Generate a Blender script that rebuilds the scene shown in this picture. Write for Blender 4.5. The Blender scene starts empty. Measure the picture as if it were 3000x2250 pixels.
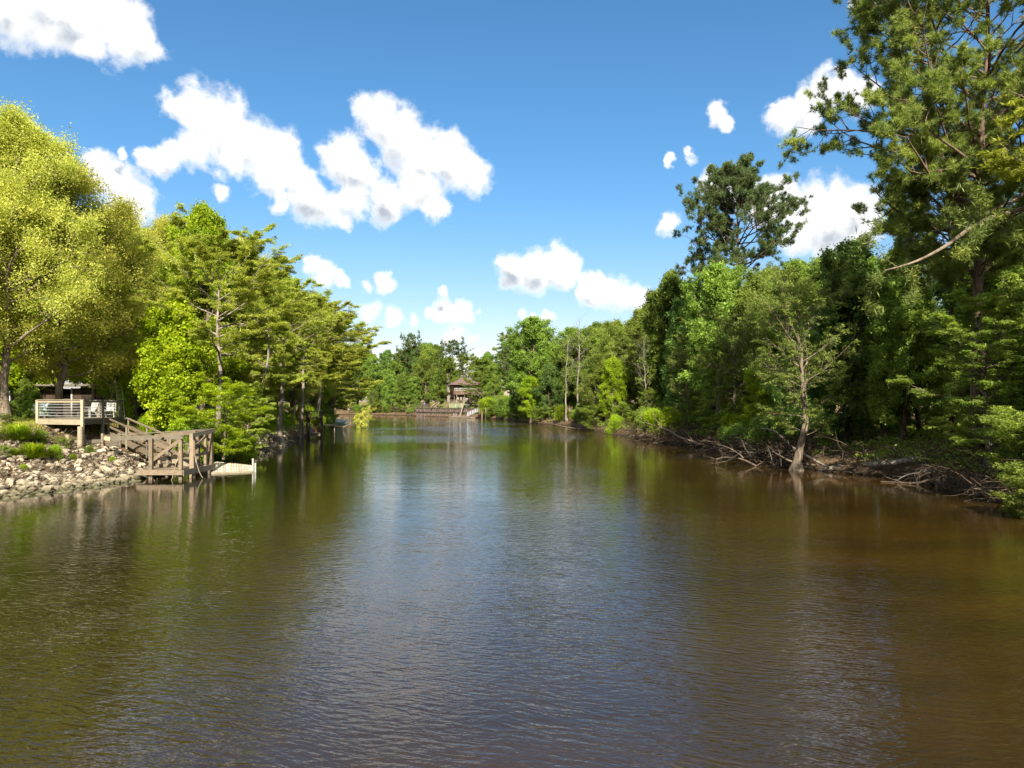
import bpy, math, random
import numpy as np
from mathutils import noise as mnoise, Vector

# ---------------------------------------------------------------- camera, sky, sun, exposure
scene = bpy.context.scene
COL = scene.collection
F, CX, HY, EYE = 2065.0, 1500.0, 1184.0, 3.8      # focal length, centre and horizon line of the 3000 px photograph, eye height (m)
cam = bpy.data.cameras.new('camera')
cam.sensor_width = 36.0
cam.lens = 36.0 * F / 3000.0
cam.shift_y = (HY - 1125.0) / 3000.0
cam.clip_end = 4000
camo = bpy.data.objects.new('camera', cam); COL.objects.link(camo)
camo.location = (0, 0, EYE); camo.rotation_euler = (math.radians(90), 0, 0)
scene.camera = camo
SUN_AZ, SUN_EL = math.radians(174), math.radians(37)   # azimuth clockwise from +Y
sd = Vector((math.sin(SUN_AZ) * math.cos(SUN_EL), math.cos(SUN_AZ) * math.cos(SUN_EL), math.sin(SUN_EL)))
sl = bpy.data.lights.new('sun', 'SUN'); sl.energy = 4.8; sl.angle = math.radians(0.6); sl.color = (1.0, 0.90, 0.72)
so = bpy.data.objects.new('sun', sl); COL.objects.link(so)
so.rotation_euler = sd.to_track_quat('Z', 'Y').to_euler()
scene.view_settings.view_transform = 'Standard'; scene.view_settings.look = 'None'
scene.view_settings.exposure = 1.66; scene.view_settings.gamma = 1.0
scene.view_settings.use_curve_mapping = False
cy = scene.cycles
cy.max_bounces = 7; cy.diffuse_bounces = 3; cy.glossy_bounces = 3; cy.transmission_bounces = 4; cy.transparent_max_bounces = 4; cy.volume_bounces = 0
cy.caustics_reflective = False; cy.caustics_refractive = False
cy.sample_clamp_indirect = 4.0
cy.use_adaptive_sampling = True; cy.adaptive_threshold = 0.015
cy.use_denoising = True
try: cy.denoiser = 'OPENIMAGEDENOISE'; cy.denoising_prefilter = 'ACCURATE'
except Exception: pass

class N:
    """small helper round a node tree"""
    def __init__(s, tree): s.t = tree; s.x = 0
    def n(s, typ, **kw):
        nd = s.t.nodes.new(typ); s.x += 30; nd.location = (s.x, 0)
        for k, v in kw.items(): setattr(nd, k, v)
        return nd
    def l(s, a, b): s.t.links.new(a, b)
    def math(s, op, a, b=None, c=None, clamp=False):
        nd = s.n('ShaderNodeMath', operation=op, use_clamp=clamp)
        for i, v in enumerate((a, b, c)):
            if v is None: continue
            if isinstance(v, (int, float)): nd.inputs[i].default_value = v
            else: s.l(v, nd.inputs[i])
        return nd.outputs[0]
    def mapr(s, v, a, b, c, d, smooth=False):
        nd = s.n('ShaderNodeMapRange'); nd.clamp = True
        if smooth: nd.interpolation_type = 'SMOOTHSTEP'
        s.l(v, nd.inputs[0])
        for i, q in enumerate((a, b, c, d)): nd.inputs[i + 1].default_value = q
        return nd.outputs[0]
    def noise(s, vec, scale, detail=4, rough=0.5, dist=0.0):
        nd = s.n('ShaderNodeTexNoise'); nd.inputs['Scale'].default_value = scale; nd.inputs['Detail'].default_value = detail
        nd.inputs['Roughness'].default_value = rough; nd.inputs['Distortion'].default_value = dist
        if vec is not None: s.l(vec, nd.inputs['Vector'])
        return nd
    def mix(s, f, a, b, blend='MIX'):
        nd = s.n('ShaderNodeMix'); nd.data_type = 'RGBA'; nd.blend_type = blend
        for i, v in ((0, f), (6, a), (7, b)):
            if isinstance(v, (int, float)): nd.inputs[i].default_value = v
            elif isinstance(v, tuple): nd.inputs[i].default_value = (*v, 1) if len(v) == 3 else v
            else: s.l(v, nd.inputs[i])
        return nd.outputs[2]
    def vmath(s, op, a, b=None, sc=None):
        nd = s.n('ShaderNodeVectorMath', operation=op)
        for i, v in enumerate((a, b)):
            if v is None: continue
            if isinstance(v, tuple): nd.inputs[i].default_value = v
            else: s.l(v, nd.inputs[i])
        if sc is not None: nd.inputs['Scale'].default_value = sc
        return nd.outputs[1] if op in ('DISTANCE', 'LENGTH', 'DOT_PRODUCT') else nd.outputs[0]

# clouds: (x, y, radius) of puffs read off the photograph and turned into compass bearing and elevation of the sky
PUFFS = [(20,12,62),(100,10,70),(180,35,72),(250,62,56),(312,84,38),(190,100,32),
 (430,245,50),(395,232,34),(480,290,60),(540,312,55),(600,335,50),(645,385,42),(665,430,42),(702,452,38),(742,478,20),(590,385,42),(500,330,42),(420,315,44),(345,345,28),(375,330,30),(610,440,22),
 (270,330,14),(318,335,20),(235,385,38),(292,405,40),(268,445,40),(205,352,20),(480,425,18),
 (828,258,44),(800,240,30),(865,295,52),(920,335,50),(970,345,46),(1020,377,38),(900,385,50),(740,352,44),(715,330,22),(775,372,36),(830,430,42),(890,412,40),(765,432,36),(935,455,27),(882,466,9),
 (1110,578,38),(1160,588,42),(1210,582,38),(1085,560,20),(1243,582,16),(1170,612,20),
 (1280,625,32),(1330,632,36),(1380,640,28),(1250,628,12),
 (700,595,25),(670,575,22),(735,602,18),(790,612,16),(835,610,20),
 (960,628,14),(935,630,8),(985,632,8),(900,622,9),
 (800,672,24),(842,684,24),(888,693,13),
 (960,668,24),(1000,676,26),(1035,670,16),(925,670,12),(990,722,22),(1020,732,14),
 (1125,684,13),(1180,690,22),(1150,692,16),
 (1550,243,24),(1575,262,18),(1598,276,8),
 (1690,242,32),(1735,222,30),(1785,200,36),(1825,182,28),(1745,250,26),(1662,225,12),(1860,205,30),
 (1500,340,17),(1448,350,13),(1442,478,22),
 (1690,410,38),(1740,450,52),(1800,470,62),(1850,450,48),(1740,500,40),(1860,505,34),(1545,392,26),(1600,420,40),(1650,440,40),(1838,6,10)]
world = bpy.data.worlds.new("World"); scene.world = world; world.use_nodes = True
w = N(world.node_tree); world.node_tree.nodes.clear()
wout = w.n('ShaderNodeOutputWorld')
sky = w.n('ShaderNodeTexSky'); sky.sky_type = 'NISHITA'; sky.sun_disc = False
sky.sun_elevation = SUN_EL; sky.sun_rotation = SUN_AZ; sky.air_density = 1.0; sky.dust_density = 1.0; sky.ozone_density = 2.5
tc = w.n('ShaderNodeTexCoord').outputs['Generated']
sep = w.n('ShaderNodeSeparateXYZ'); w.l(tc, sep.inputs[0])
az = w.math('ARCTAN2', sep.outputs[0], sep.outputs[1]); el = w.math('ARCSINE', sep.outputs[2])
cmb = w.n('ShaderNodeCombineXYZ'); w.l(az, cmb.inputs[0]); w.l(el, cmb.inputs[1])
P = cmb.outputs[0]
wn = w.noise(tc, 16, 2, 0.5)
warp = w.vmath('SCALE', w.vmath('SUBTRACT', wn.outputs['Color'], (.5, .5, .5)), sc=0.030)
wn2 = w.noise(tc, 55, 3, 0.6)
warp = w.vmath('ADD', warp, w.vmath('SCALE', w.vmath('SUBTRACT', wn2.outputs['Color'], (.5, .5, .5)), sc=0.022))
PW = w.vmath('ADD', P, warp)
PU = w.vmath('ADD', PW, (0.006, 0.020, 0))
dens = None; densu = None
for (x, y, r) in PUFFS:
    if r < 10: continue
    r = r * 1.13
    a = math.atan((x - 1106) / 1523.0); e = math.atan((873 - y) / 1523.0 * math.cos(a))
    rr = r / 1523.0 * math.cos(a)
    dd = w.vmath('DISTANCE', PW, (a, e, 0))
    v = w.math('MULTIPLY_ADD', dd, -1.0 / rr, 1.0 if r > 30 else 0.78 if r < 20 else 0.9)
    # small puffs have less body than large ones
    dens = v if dens is None else w.math('MAXIMUM', dens, v)
    if r >= 14:
        vu = w.math('MULTIPLY_ADD', w.vmath('DISTANCE', PU, (a, e, 0)), -1.0 / rr, 1.0); densu = vu if densu is None else w.math('MAXIMUM', densu, vu)
# unseen clouds added overhead and behind, their cover widened to lift the ambient light
gn = w.noise(w.vmath('MULTIPLY', tc, (1, 1, 2)), 2.6, 3, 0.55).outputs['Fac']
gz = w.math('MULTIPLY_ADD', gn, 5.0, -2.2)
up = w.mapr(el, 0.55, 0.68, 0, 1); bk = w.mapr(sep.outputs[1], 0.1, -0.25, 0, 1)
gmask = w.math('MAXIMUM', up, bk)
gd = w.math('MULTIPLY_ADD', w.math('ADD', gz, 1.5), gmask, -1.5)
dens = w.math('MAXIMUM', dens, gd)
fn = w.noise(tc, 26, 9, 0.56, 0.15).outputs['Fac']
fo = w.vmath('ADD', tc, (0.012 * math.sin(SUN_AZ), 0, 0.016))
fn2 = w.noise(fo, 26, 9, 0.56, 0.15).outputs['Fac']
d2 = w.math('ADD', w.math('MAXIMUM', dens, -1.0), w.math('MULTIPLY_ADD', fn, 1.9, -0.74))
alpha = w.mapr(d2, -0.06, 0.62, 0, 1, True)
sf = w.noise(tc, 15, 3, 0.5, 0.1).outputs['Fac']; sf2 = w.noise(w.vmath('ADD', tc, (0.016 * math.sin(SUN_AZ), 0, 0.024)), 15, 3, 0.5, 0.1).outputs['Fac']
relief = w.math('ADD', w.math('SUBTRACT', sf, sf2), w.math('MULTIPLY', w.math('SUBTRACT', fn, fn2), 0.12))
body = w.mapr(d2, 0.2, 1.1, 0.0, 1.0)
under = w.math('MAXIMUM', w.math('SUBTRACT', densu, dens), -0.6)
shade = w.math('ADD', w.math('MULTIPLY_ADD', w.math('MULTIPLY', under, body), -1.15, 0.97), w.math('MULTIPLY', w.math('MULTIPLY', relief, body), 2.2))
shade = w.mapr(shade, 0.45, 1.05, 0, 1, True)
ccol = w.mix(shade, (0.24, 0.27, 0.31), (0.54, 0.54, 0.535))
sat = w.n('ShaderNodeHueSaturation'); sat.inputs['Saturation'].default_value = 1.18; sat.inputs['Hue'].default_value = 0.497; sat.inputs['Value'].default_value = 1.0
w.l(sky.outputs[0], sat.inputs['Color'])
bg1 = w.n('ShaderNodeBackground'); bg1.inputs[1].default_value = 0.068; tint = w.mix(w.mapr(el, 0.0, 0.34, 0, 1, True), (1.0, 0.76, 0.70), (0.66, 0.82, 0.86)); w.l(w.mix(1.0, sat.outputs[0], tint, 'MULTIPLY'), bg1.inputs[0])
bg2 = w.n('ShaderNodeBackground'); bg2.inputs[1].default_value = 0.70; w.l(ccol, bg2.inputs[0])
msh = w.n('ShaderNodeMixShader'); w.l(alpha, msh.inputs[0]); w.l(bg1.outputs[0], msh.inputs[1]); w.l(bg2.outputs[0], msh.inputs[2])
w.l(msh.outputs[0], wout.inputs[0])
world.cycles.sampling_method = 'MANUAL'; world.cycles.sample_map_resolution = 512

# ---------------------------------------------------------------- helpers
def at(px, py, D): return np.array(((px - CX) / F * D, D, EYE + (HY - py) / F * D))
def atz(px, z, D): return np.array(((px - CX) / F * D, D, z))
def ss(a, b, x):
    t = np.clip((x - a) / (b - a), 0, 1); return t * t * (3 - 2 * t)
def nrm(v): return v / np.maximum(np.linalg.norm(v, axis=-1, keepdims=True), 1e-9)

def tag(o, label, cat, group=None, kind=None):
    if label: o['label'] = label
    if cat: o['category'] = cat
    if group: o['group'] = group
    if kind: o['kind'] = kind
    return o
def struct(o): o['kind'] = 'structure'; return o
def empty(name, loc=(0, 0, 0), rz=0, sc=1.0):
    o = bpy.data.objects.new(name, None); COL.objects.link(o)
    o.location = loc; o.rotation_euler = (0, 0, rz); o.scale = (sc, sc, sc) if not hasattr(sc, '__len__') else sc
    return o
def copy_tree(o, parent=None):
    c = o.copy(); COL.objects.link(c); c.parent = parent
    for ch in o.children: copy_tree(ch, c)
    return c

class MB:
    """collects geometry as numpy arrays and links it as ONE mesh object"""
    def __init__(s): s.V = []; s.F = []; s.R = []; s.S = []; s.n = 0
    def add(s, V, Fc, rnd=None, smooth=False):
        V = np.asarray(V, float).reshape(-1, 3); Fc = np.asarray(Fc, int)
        s.V.append(V); s.F.append(Fc + s.n); s.n += len(V)
        s.R.append(np.zeros(len(Fc)) + (0.5 if rnd is None else rnd)); s.S.append(np.full(len(Fc), smooth))
        return s
    def box(s, c, size, rz=0.0, rx=0.0, ry=0.0, rnd=None):
        x, y, z = [q / 2 for q in size]
        V = np.array([(-x,-y,-z),(x,-y,-z),(x,y,-z),(-x,y,-z),(-x,-y,z),(x,-y,z),(x,y,z),(-x,y,z)], float)
        from mathutils import Euler
        M = np.array(Euler((rx, ry, rz)).to_matrix())
        V = V @ M.T + np.asarray(c, float)
        return s.add(V, [(0,3,2,1),(4,5,6,7),(0,1,5,4),(1,2,6,5),(2,3,7,6),(3,0,4,7)], np.random.rand() if rnd is None else rnd)
    def beam(s, a, b, wd, ht, rnd=None, taper=1.0):
        """a plank from a to b, wd across (horizontal), ht deep"""
        a = np.asarray(a, float); b = np.asarray(b, float); t = nrm(b - a)
        ref = np.array((0, 0, 1.0)) if abs(t[2]) < 0.95 else np.array((0, 1.0, 0))
        u = nrm(np.cross(t, ref)) * wd / 2; v = nrm(np.cross(u, t)) * ht / 2
        V = []
        for p, k in ((a, 1.0), (b, taper)):
            for (i, j) in ((-1,-1),(1,-1),(1,1),(-1,1)): V.append(p + u * i * k + v * j * k)
        return s.add(V, [(0,3,2,1),(4,5,6,7),(0,1,5,4),(1,2,6,5),(2,3,7,6),(3,0,4,7)], np.random.rand() if rnd is None else rnd)
    def tubes(s, Pn, Rn, sides=5, rnd=None, cap=False):
        """Pn (B,n,3) paths, Rn (B,n) radii"""
        Pn = np.asarray(Pn, float); Rn = np.asarray(Rn, float); B, n, _ = Pn.shape
        T = np.gradient(Pn, axis=1); T = nrm(T)
        ref = np.where(np.abs(T[:, :1, 2:3]) > 0.9, np.array([[[1.0, 0, 0]]]), np.array([[[0, 0, 1.0]]]))
        U = nrm(np.cross(T, np.broadcast_to(ref, T.shape))); W = np.cross(T, U)
        a = np.arange(sides) * 2 * np.pi / sides
        V = Pn[:, :, None] + Rn[:, :, None, None] * (np.cos(a)[None, None, :, None] * U[:, :, None] + np.sin(a)[None, None, :, None] * W[:, :, None])
        idx = np.arange(B * n * sides).reshape(B, n, sides); nx = np.roll(idx, -1, axis=2)
        Q = np.stack([idx[:, :-1], nx[:, :-1], nx[:, 1:], idx[:, 1:]], -1).reshape(-1, 4)
        r = None
        if rnd is not None: r = np.repeat(np.asarray(rnd), (n - 1) * sides)
        s.add(V.reshape(-1, 3), Q, r, True)
        if cap:
            for b in range(B):
                for e in (0, n - 1):
                    s.add(V[b, e], [list(range(sides))] if e else [list(range(sides))[::-1]], 0.5)
        return s
    def tube(s, pts, rad, sides=7, cap=False, sub=0):
        pts = np.asarray(pts, float); n = len(pts)
        rad = np.full(n, rad) if np.isscalar(rad) else np.asarray(rad, float)
        if len(rad) != n: rad = np.interp(np.linspace(0, 1, n), np.linspace(0, 1, len(rad)), rad)
        if sub:
            t = np.arange(n); tt = np.linspace(0, n - 1, (n - 1) * sub + 1); out = []
            for q in tt:                                            # Catmull-Rom
                i = min(int(q), n - 2); f = q - i
                p0, p1, p2, p3 = pts[max(i-1,0)], pts[i], pts[i+1], pts[min(i+2,n-1)]
                out.append(0.5*((2*p1)+(-p0+p2)*f+(2*p0-5*p1+4*p2-p3)*f*f+(-p0+3*p1-3*p2+p3)*f**3))
            rad = np.interp(tt, t, rad); pts = np.array(out)
        return s.tubes(pts[None], rad[None], sides, cap=cap)
    def quads(s, C, Uv, Wv, rnd):
        """rhombic leaves: centres C, half length Uv, half width Wv"""
        V = np.stack([C - Uv, C + Wv, C + Uv, C - Wv], 1).reshape(-1, 3)
        return s.add(V, np.arange(len(C) * 4).reshape(-1, 4), rnd)
    def tris(s, A, Bv, Cv, rnd):
        V = np.stack([A, Bv, Cv], 1).reshape(-1, 3)
        return s.add(V, np.arange(len(A) * 3).reshape(-1, 3), rnd)
    def mesh(s, name):
        m = bpy.data.meshes.new(name)
        V = np.concatenate(s.V); m.vertices.add(len(V)); m.vertices.foreach_set('co', V.astype(np.float32).ravel())
        loops = np.concatenate([f.ravel() for f in s.F]); cnt = np.concatenate([np.full(len(f), f.shape[1]) for f in s.F])
        st = np.concatenate([[0], np.cumsum(cnt)[:-1]])
        m.loops.add(len(loops)); m.loops.foreach_set('vertex_index', loops.astype(np.int32))
        m.polygons.add(len(cnt)); m.polygons.foreach_set('loop_start', st.astype(np.int32))
        m.polygons.foreach_set('use_smooth', np.concatenate(s.S))
        at_ = m.attributes.new('rnd', 'FLOAT', 'FACE'); at_.data.foreach_set('value', np.concatenate(s.R).astype(np.float32))
        m.update(calc_edges=True)
        return m
    def build(s, name, mat, parent=None, loc=None):
        m = s.mesh(name); o = bpy.data.objects.new(name, m); COL.objects.link(o)
        if mat: m.materials.append(mat)
        if parent is not None: o.parent = parent
        if loc is not None: o.location = loc
        return o

# ---------------------------------------------------------------- materials
def newmat(name):
    m = bpy.data.materials.new(name); m.use_nodes = True; m.node_tree.nodes.clear()
    n = N(m.node_tree); out = n.n('ShaderNodeOutputMaterial'); return m, n, out
def principled(n, out, col, rough=0.8, spec=0.3, normal=None, metal=0.0):
    p = n.n('ShaderNodeBsdfPrincipled')
    if isinstance(col, tuple): p.inputs['Base Color'].default_value = (*col, 1)
    else: n.l(col, p.inputs['Base Color'])
    if isinstance(rough, (int, float)): p.inputs['Roughness'].default_value = rough
    else: n.l(rough, p.inputs['Roughness'])
    p.inputs['Specular IOR Level'].default_value = spec; p.inputs['Metallic'].default_value = metal
    if normal is not None: n.l(normal, p.inputs['Normal'])
    if out is not None: n.l(p.outputs[0], out.inputs[0])
    return p
def attr(n, name='rnd'):
    a = n.n('ShaderNodeAttribute'); a.attribute_name = name; return a.outputs['Fac']
def leafmat(name, dark, mid, light, trans=0.38, tcol=None, gain=1.0):
    dark, mid, light = [tuple(min(.75, q * gain) for q in c_) for c_ in (dark, mid, light)]
    m, n, out = newmat(name)
    oi = n.n('ShaderNodeObjectInfo').outputs['Random']
    geo = n.n('ShaderNodeNewGeometry').outputs['Position']
    big = n.noise(geo, 0.45, 2).outputs['Fac']
    f = n.math('ADD', n.math('MULTIPLY', attr(n), 0.75), n.math('MULTIPLY_ADD', big, 1.3, -0.52))
    f = n.math('ADD', f, n.math('MULTIPLY_ADD', oi, 0.4, -0.2))
    c = n.mix(n.mapr(f, 0.0, 0.5, 0, 1), dark, mid); c = n.mix(n.mapr(f, 0.5, 1.05, 0, 1), c, light)
    h = n.n('ShaderNodeHueSaturation'); n.l(c, h.inputs['Color']); n.l(n.mapr(oi, 0, 1, 0.485, 0.515), h.inputs['Hue'])
    h.inputs['Saturation'].default_value = 1.0
    c = h.outputs[0]
    p = principled(n, None, c, 0.55, 0.25)
    t = n.n('ShaderNodeBsdfTranslucent'); n.l(n.mix(0.5, c, n.mix(1.0, c, (1.5, 1.6, 0.5), 'MULTIPLY')), t.inputs[0])
    mx = n.n('ShaderNodeMixShader'); mx.inputs[0].default_value = trans
    n.l(p.outputs[0], mx.inputs[1]); n.l(t.outputs[0], mx.inputs[2]); n.l(mx.outputs[0], out.inputs[0])
    return m
def barkmat(name, a, b, scale=6, moss=None):
    m, n, out = newmat(name)
    oc = n.n('ShaderNodeTexCoord').outputs['Object']
    v = n.vmath('MULTIPLY', oc, (1, 1, 0.22))
    ns = n.noise(v, scale, 6, 0.65).outputs['Fac']
    c = n.mix(n.mapr(ns, 0.35, 0.65, 0, 1), a, b)
    if moss:
        c = n.mix(n.mapr(n.noise(oc, 0.8, 4).outputs['Fac'], 0.5, 0.7, 0, 0.7), c, moss)
    bp = n.n('ShaderNodeBump'); bp.inputs['Strength'].default_value = 0.8; bp.inputs['Distance'].default_value = 0.03; n.l(ns, bp.inputs['Height'])
    principled(n, out, c, 0.9, 0.15, bp.outputs[0]); return m
def woodmat(name, a, b, grain=(1, 1, 1), rough=0.85, stain=None, scale=5):
    m, n, out = newmat(name)
    oc = n.n('ShaderNodeTexCoord').outputs['Object']
    ns = n.noise(oc, scale, 6, 0.6).outputs['Fac']; fine = n.noise(oc, scale * 9, 3, 0.6).outputs['Fac']
    f = n.math('ADD', n.math('MULTIPLY', ns, 0.6), n.math('ADD', n.math('MULTIPLY', fine, 0.3), n.math('MULTIPLY', attr(n), 0.35)))
    c = n.mix(n.mapr(f, 0.35, 0.85, 0, 1), a, b)
    if stain: c = n.mix(n.mapr(n.noise(oc, 1.7, 5, 0.7).outputs['Fac'], 0.52, 0.7, 0, 0.8), c, stain)
    bp = n.n('ShaderNodeBump'); bp.inputs['Strength'].default_value = 0.4; bp.inputs['Distance'].default_value = 0.01; n.l(fine, bp.inputs['Height'])
    principled(n, out, c, rough, 0.2, bp.outputs[0]); return m
def plain(name, col, rough=0.6, spec=0.4, metal=0.0, var=0.15):
    m, n, out = newmat(name)
    oc = n.n('ShaderNodeTexCoord').outputs['Object']
    ns = n.noise(oc, 7, 5, 0.6).outputs['Fac']
    c = n.mix(n.mapr(ns, 0.3, 0.7, 0, 1), tuple(q * (1 - var) for q in col), tuple(min(1, q * (1 + var)) for q in col))
    principled(n, out, c, rough, spec, None, metal); return m

M = {}
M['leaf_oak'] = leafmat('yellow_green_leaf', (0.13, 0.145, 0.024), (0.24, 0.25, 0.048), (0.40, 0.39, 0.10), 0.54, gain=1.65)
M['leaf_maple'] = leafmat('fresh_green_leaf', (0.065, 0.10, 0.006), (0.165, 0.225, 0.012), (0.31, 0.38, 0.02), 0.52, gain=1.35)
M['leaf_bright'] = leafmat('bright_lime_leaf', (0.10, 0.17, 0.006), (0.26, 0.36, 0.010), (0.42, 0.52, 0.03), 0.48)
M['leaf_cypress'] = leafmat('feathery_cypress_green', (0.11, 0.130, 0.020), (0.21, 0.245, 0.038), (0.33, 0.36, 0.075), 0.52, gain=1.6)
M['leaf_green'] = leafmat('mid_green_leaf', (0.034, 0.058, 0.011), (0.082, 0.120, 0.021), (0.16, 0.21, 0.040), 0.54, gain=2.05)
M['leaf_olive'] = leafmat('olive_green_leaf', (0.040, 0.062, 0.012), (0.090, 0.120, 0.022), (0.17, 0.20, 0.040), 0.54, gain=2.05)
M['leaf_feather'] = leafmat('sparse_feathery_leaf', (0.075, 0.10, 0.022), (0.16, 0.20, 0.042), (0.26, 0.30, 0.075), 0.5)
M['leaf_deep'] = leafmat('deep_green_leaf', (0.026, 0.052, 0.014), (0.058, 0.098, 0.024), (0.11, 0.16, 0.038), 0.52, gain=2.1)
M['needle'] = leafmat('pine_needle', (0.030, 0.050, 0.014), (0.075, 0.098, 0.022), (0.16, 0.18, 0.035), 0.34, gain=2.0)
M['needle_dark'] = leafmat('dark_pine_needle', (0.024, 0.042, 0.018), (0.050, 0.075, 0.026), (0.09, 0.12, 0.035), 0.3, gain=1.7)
M['bark'] = barkmat('grey_brown_bark', (0.06, 0.045, 0.032), (0.19, 0.155, 0.12))
M['bark_pale'] = barkmat('pale_cypress_bark', (0.09, 0.075, 0.06), (0.26, 0.225, 0.19))
M['bark_dark'] = barkmat('dark_bark', (0.022, 0.018, 0.014), (0.085, 0.068, 0.052))
M['bark_pine'] = barkmat('pine_bark', (0.05, 0.035, 0.026), (0.16, 0.115, 0.085), 9)
M['snag'] = barkmat('bleached_dead_wood', (0.08, 0.07, 0.06), (0.23, 0.205, 0.175))
M['drift'] = barkmat('weathered_driftwood', (0.048, 0.036, 0.027), (0.16, 0.122, 0.090), 5)
M['drift_grey'] = barkmat('silver_grey_driftwood', (0.042, 0.039, 0.036), (0.165, 0.155, 0.145), 5)
M['twig'] = barkmat('brown_twig', (0.026, 0.019, 0.013), (0.095, 0.070, 0.050), 5)

def terrain_mat():
    m, n, out = newmat('bank_soil_and_grass')
    g = n.n('ShaderNodeNewGeometry'); pos = g.outputs['Position']
    sp = n.n('ShaderNodeSeparateXYZ'); n.l(pos, sp.inputs[0])
    n1 = n.noise(pos, 0.35, 5, 0.6).outputs['Fac']; n2 = n.noise(pos, 3.5, 5, 0.65).outputs['Fac']; n3 = n.noise(pos, 22, 3, 0.7).outputs['Fac']
    soil = n.mix(n.mapr(n2, 0.35, 0.65, 0, 1), (0.045, 0.030, 0.018), (0.14, 0.095, 0.055))
    soil = n.mix(n.mapr(n3, 0.45, 0.7, 0, 0.6), soil, (0.22, 0.15, 0.09))
    grass = n.mix(n.mapr(n3, 0.3, 0.7, 0, 1), (0.07, 0.085, 0.014), (0.24, 0.22, 0.045))
    gm = n.math('MULTIPLY', n.mapr(sp.outputs[2], 2.35, 2.62, 0, 1), n.mapr(n1, 0.36, 0.52, 0, 1))
    gm = n.math('MULTIPLY', gm, n.mapr(sp.outputs[0], -24, -27, 0, 1))
    c = n.mix(gm, soil, grass)
    moss = n.math('MULTIPLY', n.mapr(n1, 0.50, 0.62, 0, 0.7), n.mapr(sp.outputs[2], 0.5, 1.0, 0, 1))
    moss = n.math('MULTIPLY', moss, n.math('MAXIMUM', n.mapr(sp.outputs[1], 44, 50, 0, 1), n.mapr(sp.outputs[0], -14, -8, 0, 1)))
    c = n.mix(moss, c, (0.05, 0.07, 0.015))
    mud = n.mapr(sp.outputs[2], 0.05, 0.45, 1, 0)
    c = n.mix(mud, c, (0.030, 0.022, 0.015))
    bp = n.n('ShaderNodeBump'); bp.inputs['Strength'].default_value = 1.0; bp.inputs['Distance'].default_value = 0.12
    n.l(n.math('ADD', n2, n.math('MULTIPLY', n3, 0.4)), bp.inputs['Height'])
    principled(n, out, c, 0.95, 0.1, bp.outputs[0]); return m

def water_mat():
    m, n, out = newmat('tannin_river_water')
    pos = n.n('ShaderNodeNewGeometry').outputs['Position']
    rot = n.n('ShaderNodeMapping'); n.l(pos, rot.inputs[0]); rot.inputs['Rotation'].default_value = (0, 0, math.radians(16))
    v = rot.outputs[0]
    wa = n.noise(pos, 0.55, 3, 0.5).outputs['Color']
    vv = n.vmath('ADD', v, n.vmath('SCALE', n.vmath('SUBTRACT', wa, (.5, .5, .5)), sc=0.5))
    a1 = n.noise(n.vmath('MULTIPLY', vv, (1.7, 6.4, 1)), 1.0, 3, 0.45).outputs['Fac']
    a2 = n.noise(n.vmath('MULTIPLY', vv, (4.0, 12.0, 1)), 1.0, 2, 0.5).outputs['Fac']
    rot2 = n.n('ShaderNodeMapping'); n.l(pos, rot2.inputs[0]); rot2.inputs['Rotation'].default_value = (0, 0, math.radians(-22))
    a3 = n.noise(n.vmath('MULTIPLY', rot2.outputs[0], (2.3, 8.5, 1)), 1.0, 2, 0.5).outputs['Fac']
    a4 = n.noise(n.vmath('MULTIPLY', pos, (0.35, 0.8, 1)), 1.0, 2, 0.5).outputs['Fac']
    r1 = n.math('SUBTRACT', 1.0, n.math('ABSOLUTE', n.math('MULTIPLY_ADD', a1, 2.0, -1.0)))     # sharper crests
    h = n.math('ADD', n.math('MULTIPLY', r1, 0.019), n.math('MULTIPLY', a2, 0.010))
    h = n.math('ADD', h, n.math('MULTIPLY', a3, 0.009))
    patch = n.noise(n.vmath('MULTIPLY', pos, (0.05, 0.035, 1)), 1.0, 3, 0.5).outputs['Fac']
    sp = n.n('ShaderNodeSeparateXYZ'); n.l(pos, sp.inputs[0])
    # breeze reaches the middle of the channel and a cat's-paw by the far bend, the margins lie calm
    lane = n.math('ABSOLUTE', n.math('SUBTRACT', sp.outputs[0], n.mapr(sp.outputs[1], 0, 110, -1.0, -2.0)))
    calm = n.mapr(lane, 5, 17, 1.0, 0.35, True)
    far = n.math('MULTIPLY', n.mapr(sp.outputs[1], 62, 95, 0, 1.0, True), n.mapr(sp.outputs[1], 190, 160, 0, 1, True))
    near = n.mapr(sp.outputs[1], 7, 32, 1.0, 0.24, True)
    k = n.math('MULTIPLY', n.math('MULTIPLY', calm, near), n.mapr(patch, 0.36, 0.62, 0.42, 1.4))
    k = n.math('ADD', k, n.math('MULTIPLY', n.math('MULTIPLY', far, calm), n.mapr(patch, 0.42, 0.6, 0.3, 2.2)))
    hh = n.math('ADD', n.math('MULTIPLY', h, k), n.math('MULTIPLY', n.math('MULTIPLY', a4, 0.010), calm))
    bp = n.n('ShaderNodeBump'); bp.inputs['Strength'].default_value = 1.0; bp.inputs['Distance'].default_value = 1.0; n.l(hh, bp.inputs['Height'])
    silt = n.noise(n.vmath('MULTIPLY', pos, (0.10, 0.25, 1)), 1.0, 4, 0.6).outputs['Fac']
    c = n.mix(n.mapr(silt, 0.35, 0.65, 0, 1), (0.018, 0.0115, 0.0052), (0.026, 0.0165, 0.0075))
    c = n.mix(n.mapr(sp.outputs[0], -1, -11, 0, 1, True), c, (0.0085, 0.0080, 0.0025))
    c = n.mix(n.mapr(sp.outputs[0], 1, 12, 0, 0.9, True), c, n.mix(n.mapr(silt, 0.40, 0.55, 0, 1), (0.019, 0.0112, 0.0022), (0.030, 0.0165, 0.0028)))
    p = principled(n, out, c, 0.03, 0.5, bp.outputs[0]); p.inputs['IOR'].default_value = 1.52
    return m
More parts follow.
